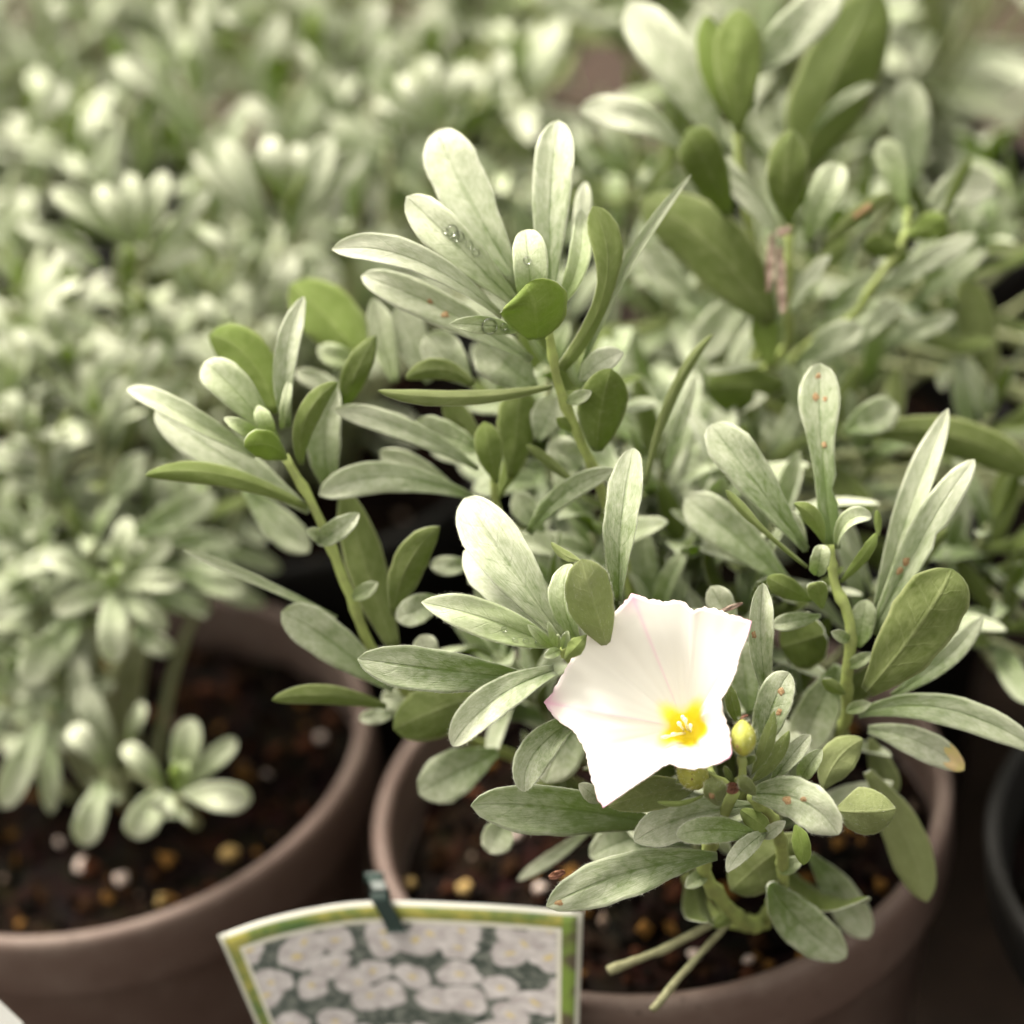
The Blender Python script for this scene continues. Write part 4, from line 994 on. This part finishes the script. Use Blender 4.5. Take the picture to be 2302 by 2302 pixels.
t((1958, 972), (2160, 985), (2335, 1078), 92, (62, 60, 60), 'l', pale=.25, prof='n')
t((2235, 860), None, (2165, 625), 88, 100, 'l', pale=.5)
t((1700, 640), None, (1560, 800), 90, 90, pale=.4)
t((1860, 700), None, (1990, 610), 60, 90, pale=.5)
t((1800, 640), None, (1905, 540), 40, 84, 'l', young=.2, pale=.4)
t((1560, 680), None, (1440, 560), 70, 84, pale=.5)
cw_ = np.array([c[0], c[1], SOIL_Z - .006]); px_, py_, pz_ = proj(cw_); foot = (px_, py_, (pz_ - FOCUS) * 1000)
stem(pr, [foot, (1800, 950, 110), (1775, 760, 76), (1772, 620, 68), (1776, 500, 66)], .0012, .0008, M_STEM)
stem(pr, [foot, (1790, 1000, 120), (1730, 700, 90), (1668, 420, 78), (1658, 270, 75)], .0012, .0008, M_STEM)
stem(pr, [foot, (1850, 900, 120), (1936, 690, 78), (2026, 550, 76), (2042, 470, 78)], .0011, .0007, M_STEM)
for (x, y, sx, sy, a, sd) in [(1732, 590, 150, 22, 1.5, 5), (1756, 630, 170, 26, 1.62, 6), (1762, 520, 40, 24, .4, 7)]:
    crumple(pr, x, y, 60, sx, sy, M_WITHER, "withered_flower", sd, "brown and white shrivelled old flower", a)
bush(pr, c, 34, 28, .06, .120, .085, .030, .515, 10, 200, False, .25)
for k, (x, y, d) in enumerate([(2080, 620, 95), (2210, 560, 110), (2230, 930, 90), (1950, 1000, 85), (1830, 930, 85), (1700, 990, 80), (1620, 900, 85), (1500, 640, 120), (1400, 380, 130)]):
    rosette(pr, c, x, y, d, 9, .024, unit(UPW * .8 + tocam * .4 + np.array([(x - 1900) / 900, 0, 0])), 60 + k, .2, .3, .85, 'n', flip=.3)

c, pl = plant_at(1, 0.02, "shaded shrub at the right edge beside the flowering one")
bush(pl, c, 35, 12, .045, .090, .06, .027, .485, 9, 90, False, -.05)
for k, (x, y, d) in enumerate([(2220, 1180, 70), (2250, 1360, 70), (2130, 1250, 80)]):
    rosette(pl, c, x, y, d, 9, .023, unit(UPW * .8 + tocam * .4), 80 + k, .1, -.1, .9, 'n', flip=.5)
for i, j, sd, nst, lab in [(-2, 2, 41, 15, "far blurred shrub at the left end of the third row"), (-1, 2, 42, 17, "far blurred shrub left of centre in the third row"), (0, 2, 43, 17, "far blurred shrub behind the tall upright leaves"), (1, 2, 44, 14, "far blurred shrub at the upper right corner"),
                           (-2, 3, 45, 13, "farthest blurred shrub in the upper left corner"), (-1, 3, 46, 13, "farthest blurred shrub along the top edge, left of centre"), (0, 3, 47, 13, "farthest blurred shrub along the top edge, right of centre"), (1, 3, 48, 6, "farthest blurred shrub in the upper right corner behind the reddish pot")]:
    c, pl = plant_at(i, j, lab)
    if (i, j) == (-1, 2):
        traced(pl, 0, 0, CR, [(1610, 480, 1418, 378, 66, 160, 'u', 0, 1), (1615, 470, 1512, 288, 70, 160, 'u', 0, 1), (1640, 460, 1622, 215, 66, 162, 'u', 0, 1), (1660, 470, 1720, 250, 60, 165, 'u', 0, .9), (720, 420, 428, 228, 88, 170, 'u', 0, .75), (1125, 545, 932, 382, 70, 165, 'u', 0, .8), (930, 345, 1062, 55, 78, 175, 'u', 0, .8), (1300, 225, 1442, 8, 96, 175, 'u', 0, .95), (1345, 335, 1465, 160, 66, 172, 'u', 0, .8), (985, 98, 828, 48, 70, 180, 'u', 0, 1), (310, 60, 180, 15, 60, 190, 'u', 0, 1), (1240, 420, 1140, 165, 50, 178, 'u', 0, .6), (1180, 260, 1190, 30, 70, 185, 'l', .6, .2), (860, 220, 850, 120, 80, 180, 'l', .2, .1), (640, 300, 620, -20, 60, 182, 'u', 0, .7), (760, 360, 745, 20, 60, 184, 'u', 0, .7), (1850, 420, 1900, 200, 80, 170, 'u', 0, .95), (1760, 430, 1760, 240, 70, 172, 'u', 0, .9)])
    bush(pl, c, sd, nst + 18, .08, .158, .095, .034, .60, 9, 290, False, .62)

# ------------------------------------------------------------------ plant label card, clip, crumbs, droplets
def card():
    # curved card standing in front of the pot; columns from left to right
    cols = [(0.0, 491, 2103, 52), (0.2, 600, 2066, 54), (.4, 740, 2036, 56), (.53, 858, 2026, 56), (.7, 1010, 2030, 53), (.85, 1160, 2038, 49), (1.0, 1311, 2050, 44)]
    n = 28; tops = smooth_path([np.array(W(x, y, d)) for _, x, y, d in cols], n)
    dn = unit(RM @ np.array([0.02, -1, .05]))
    dn = unit(np.array([0.0, -0.42, -0.9]))
    hgt = 0.052
    mrows = 20
    V, F, UV, FM = [], [], [], []
    nor = unit(np.cross(tops[-1] - tops[0], dn)); 
    if np.dot(nor, tocam) < 0: nor = -nor
    dr = np.array(tops[-1] - tops[0]) * 0.0
    for side in (1, -1):
        for i in range(n + 1):
            for j in range(mrows + 1):
                sh = (tops[-1] - tops[0]) * (0.16 * (1 - i / n) - .15 * (i / n)) * (j / mrows) 
                V.append(tops[i] + dn * hgt * j / mrows + sh + nor * side * .0003); UV.append((i / n, 1 - j / mrows))
    m = mrows + 1; L = (n + 1) * m
    for i in range(n):
        for j in range(mrows):
            a = i * m + j
            F += [(a, a + 1, a + 1 + m, a + m), (L + a, L + a + m, L + a + 1 + m, L + a + 1)]; FM += [0, 1]
    def edge(idx):
        for a, b in zip(idx[:-1], idx[1:]): F.append((a, b, L + b, L + a)); FM.append(1)
    edge([i * m for i in range(n + 1)]); edge([i * m + mrows for i in range(n + 1)]); edge(list(range(m))); edge([n * m + j for j in range(m)])
    t_ = NT("printed_card")
    uv = t_.n("ShaderNodeUVMap", uv_map="UVMap").outputs[0]; s_ = t_.sep(uv); u, v = s_[0], s_[1]
    q = t_.comb(t_.math('MULTIPLY', u, 1.0), t_.math('MULTIPLY', v, 1.15), 0)
    wob = t_.n("ShaderNodeTexNoise"); t_.set(wob.inputs['Vector'], q); t_.set(wob.inputs['Scale'], 9.0)
    va = t_.n("ShaderNodeVectorMath", operation='MULTIPLY_ADD'); t_.set(va.inputs[0], wob.outputs['Color']); va.inputs[1].default_value = (.10, .10, 0); t_.set(va.inputs[2], q)
    vo = t_.n("ShaderNodeTexVoronoi", feature='F1', voronoi_dimensions='2D'); vo.inputs['Scale'].default_value = 8.6; vo.inputs['Randomness'].default_value = .75; t_.set(vo.inputs['Vector'], va.outputs[0])
    dist = vo.outputs['Distance']
    petals = t_.math('SUBTRACT', 1.0, t_.ramp(dist, .44, .54))
    core = t_.math('SUBTRACT', 1.0, t_.ramp(dist, .05, .14))
    fcol = t_.mix(t_.ramp(t_.noise(q, 20, 5, .7), .3, .7), (.30, .27, .27), (.50, .47, .47))
    fcol = t_.mix(core, fcol, (.46, .37, .18))
    gcol = t_.mix(t_.ramp(t_.noise(q, 30, 5, .7), .35, .7), (.010, .020, .015), (.15, .16, .14))
    pic = t_.mix(petals, gcol, fcol)
    # border: green and yellow leaves, then a white keyline
    bcol = t_.mix(t_.ramp(t_.noise(q, 7, 5, .7), .35, .68), (.045, .095, .015), (.27, .24, .045))
    bcol = t_.mix(t_.ramp(u, .945, .955), bcol, t_.mix(t_.ramp(t_.noise(q, 6, 2), .45, .6), (.06, .045, .026), (.12, .18, .025)))
    e1 = t_.math('MINIMUM', u, t_.math('SUBTRACT', 1.0, u)); e1 = t_.math('MINIMUM', t_.math('MULTIPLY', e1, 1.0), t_.math('MULTIPLY', t_.math('SUBTRACT', 1.0, v), .78))
    inb = t_.ramp(e1, .062, .066); key_ = t_.math('MULTIPLY', t_.ramp(e1, .050, .054), t_.math('SUBTRACT', 1.0, inb))
    col = t_.mix(inb, bcol, pic); col = t_.mix(key_, col, (.50, .48, .42)); col = t_.mix(t_.math('SUBTRACT', 1.0, t_.ramp(e1, .010, .016)), col, (.45, .44, .38))
    M_CARD = t_.finish(t_.principled(**{'Base Color': col, 'Roughness': .35, 'Specular IOR Level': .4}))
    org = tops[n // 2]
    o = obj("plant_label", new_mesh("plant_label", [p - org for p in V], F, [M_CARD, M_GREYCARD], FM, True, UV), None, org)
    tag(o, "glossy card printed with white flowers and a green border, clipped before the pots", "label")
    # the green clip that holds the card at the pot rim
    top = tops[int(n * .50)]
    k = thing("label_clip", top, "dark green plastic clip holding the printed card at the pot rim", "clip")
    def bar(name, pts, wdt, thk):
        P = [np.array(p) for p in pts]; xx = unit(tops[int(n * .6)] - tops[int(n * .4)]); V, F = [], []
        for i, p in enumerate(P):
            tg = unit(P[min(i + 1, len(P) - 1)] - P[max(0, i - 1)]); nn = unit(np.cross(tg, xx))
            for a, b in ((-1, -1), (1, -1), (1, 1), (-1, 1)): V.append(p + xx * a * wdt / 2 + nn * b * thk / 2 - top)
        for i in range(len(P) - 1):
            for q_ in range(4): F.append((i * 4 + q_, i * 4 + (q_ + 1) % 4, i * 4 + 4 + (q_ + 1) % 4, i * 4 + 4 + q_))
        F.append((0, 1, 2, 3)); F.append(tuple(len(P) * 4 - 4 + q_ for q_ in (3, 2, 1, 0)))
        ob = obj(name, new_mesh(name, V, F, [M_CLIP], None, False), k)
        bv = ob.modifiers.new("bevel", 'BEVEL'); bv.width = .0004; bv.segments = 2
    f0 = top + nor * .0016
    bar("front_jaw", [f0 + dn * .0055 + xx_(tops) * .0022, f0 + dn * .003 + xx_(tops) * .0015, f0 - dn * .001, f0 - dn * .0022 - nor * .001], .0034, .0014)
    b0 = top - nor * .0016
    bar("back_jaw", [b0 + dn * .012, b0 + dn * .004, b0 - dn * .0012, b0 - dn * .0026 - nor * .002 - xx_(tops) * .001, b0 - dn * .0028 - nor * .005 - xx_(tops) * .002], .0032, .0014)
def xx_(t): return unit(t[16] - t[11])
card()
# pale corner of another card at the lower left
p0, p1, p2, p3 = W(-40, 2215, 40), W(52, 2302, 40), W(30, 2420, 40), W(-80, 2400, 40)
nn_ = unit(np.cross(p1 - p0, p3 - p0)); vs = [q + nn_ * s * .0004 for s in (1, -1) for q in (p0, p1, p2, p3)]
gc = obj("plant_label", new_mesh("plant_label", [v - p0 for v in vs], [(0, 1, 2, 3), (7, 6, 5, 4), (0, 4, 5, 1), (1, 5, 6, 2), (2, 6, 7, 3), (3, 7, 4, 0)], [M_GREYCARD], None, False), None, p0)
tag(gc, "plain grey corner of a card in the lower left corner", "label")

def pebble(x, y, s, mat, name, label, cat, group, seed, pcen):
    # on the soil, along the sight line of that pixel
    d = W(x, y, 0) - CAM; tt = (SOIL_Z + .0025 - CAM[2]) / d[2]; p = CAM + d * tt
    rng = np.random.default_rng(seed)
    V, F = [], []; n1, n2 = 6, 9
    sc = s * rng.uniform(.75, 1.2, 3)
    for i in range(n1 + 1):
        a = math.pi * i / n1
        for k in range(n2):
            b = 2 * math.pi * k / n2; q = rng.uniform(.62, 1.2)
            V.append(np.array([math.sin(a) * math.cos(b), math.sin(a) * math.sin(b), math.cos(a) * .75]) * sc * q)
    for i in range(n1):
        for k in range(n2): F.append((i * n2 + k, (i + 1) * n2 + k, (i + 1) * n2 + (k + 1) % n2, i * n2 + (k + 1) % n2))
    o = obj(name, new_mesh(name, V, F, [mat], None, True), None, p + UPW * s * .3)
    tag(o, label, cat, group)
PB = "pale crumbs on the soil"
pebble(190, 1950, .0021, M_PERL, "perlite_crumb", "larger pinkish white perlite crumb on the lower left soil", "perlite", PB, 1, P2)
pebble(275, 1982, .0019, M_PERL, "perlite_crumb", "pinkish white perlite crumb right of the larger one, lower left soil", "perlite", PB, 2, P2)
pebble(135, 1897, .0013, M_PERL, "perlite_crumb", "small perlite crumb above the pinkish pair, lower left soil", "perlite", PB, 3, P2)
pebble(518, 1925, .0020, M_BARK, "bark_chip", "yellowish bark chip near the rim of the lower left pot", "bark", PB, 4, P2)
pebble(362, 2028, .0015, M_BARK, "bark_chip", "small ochre bark chip low on the lower left soil", "bark", PB, 5, P2)
pebble(600, 1745, .0011, M_PERL, "perlite_crumb", "tiny pale crumb on dark soil right of the lower left rosette", "perlite", PB, 6, P2)
pebble(722, 1660, .0014, M_PERL, "perlite_crumb", "pale crumb near the right rim of the lower left pot", "perlite", PB, 7, P2)
pebble(745, 1618, .0014, M_BARK, "bark_chip", "ochre chip just above the pale crumb at the right rim", "bark", PB, 8, P2)
pebble(1160, 1880, .0014, M_PERL, "perlite_crumb", "pinkish crumb below the long leaf in the flowered pot", "perlite", PB, 9, P1)
pebble(1215, 2003, .0016, M_PERL, "perlite_crumb", "pale crumb beside the tip of the lowest sharp leaf", "perlite", PB, 10, P1)
pebble(925, 1990, .0017, M_BARK, "bark_chip", "ochre bark chip beside the green clip", "bark", PB, 11, P1)
pebble(1045, 2000, .0018, M_BARK, "bark_chip", "ochre bark chip behind the card, right of the clip", "bark", PB, 12, P1)
pebble(1560, 2150, .0012, M_PERL, "perlite_crumb", "pale crumb between the two dry stalks", "perlite", PB, 13, P1)
pebble(1680, 2160, .0012, M_PERL, "perlite_crumb", "pale crumb right of the dry stalks in the flowered pot", "perlite", PB, 14, P1)

def droplet(key, u, t_, s):
    L = LEAVES[key]; p = L.point(u, t_, L.side); n = unit(L.point(u, t_, L.side, .001) - p)
    a = unit(np.cross(n, L.tang(t_))); b = np.cross(n, a); V, F = [], []; n1, n2 = 7, 14
    for i in range(n1 + 1):
        e = math.pi * i / n1; z = math.cos(e) * .45
        for k in range(n2):
            f = 2 * math.pi * k / n2
            V.append((a * math.cos(f) + b * math.sin(f)) * math.sin(e) * s + n * s * (z + .25 if z > -.25 else 0.0))
    for i in range(n1):
        for k in range(n2): F.append((i * n2 + k, (i + 1) * n2 + k, (i + 1) * n2 + (k + 1) % n2, i * n2 + (k + 1) % n2))
    return obj("water_droplet", new_mesh("water_droplet", V, F, [M_WATER]), None, p)
for key, lab, lst in [('C2', "water droplet on pale second leaf of centre sprig", [(.25, .52, .0008), (.35, .56, .0011), (.42, .50, .0009), (.5, .42, .0007), (.1, .6, .0006), (.45, .36, .0007)]),
                      ('C6', "clear droplet on the small upright leaf of the centre sprig", [(-.1, .58, .0007)]),
                      ('C10', "droplet on short light leaf beside the round green one", [(0, .45, .0015), (.2, .25, .0007), (-.3, .2, .0006)]),
                      ('F3', "tiny droplet near base of bright leaf left of flower", [(-.5, .20, .0006), (-.6, .27, .0005), (-.4, .12, .0007), (-.2, .36, .0005)])]:
    ords = ["", ", second from its tip", ", third from its tip", ", fourth from its tip", ", fifth from its tip", ", sixth from its tip"]
    for q_, (u, t_, s) in enumerate(sorted(lst, key=lambda e: -e[1])):
        tag(droplet(key, u, t_, s), lab + (ords[q_] if q_ else (", nearest its tip" if len(lst) > 1 else "")), "droplet", "water droplets on leaves")
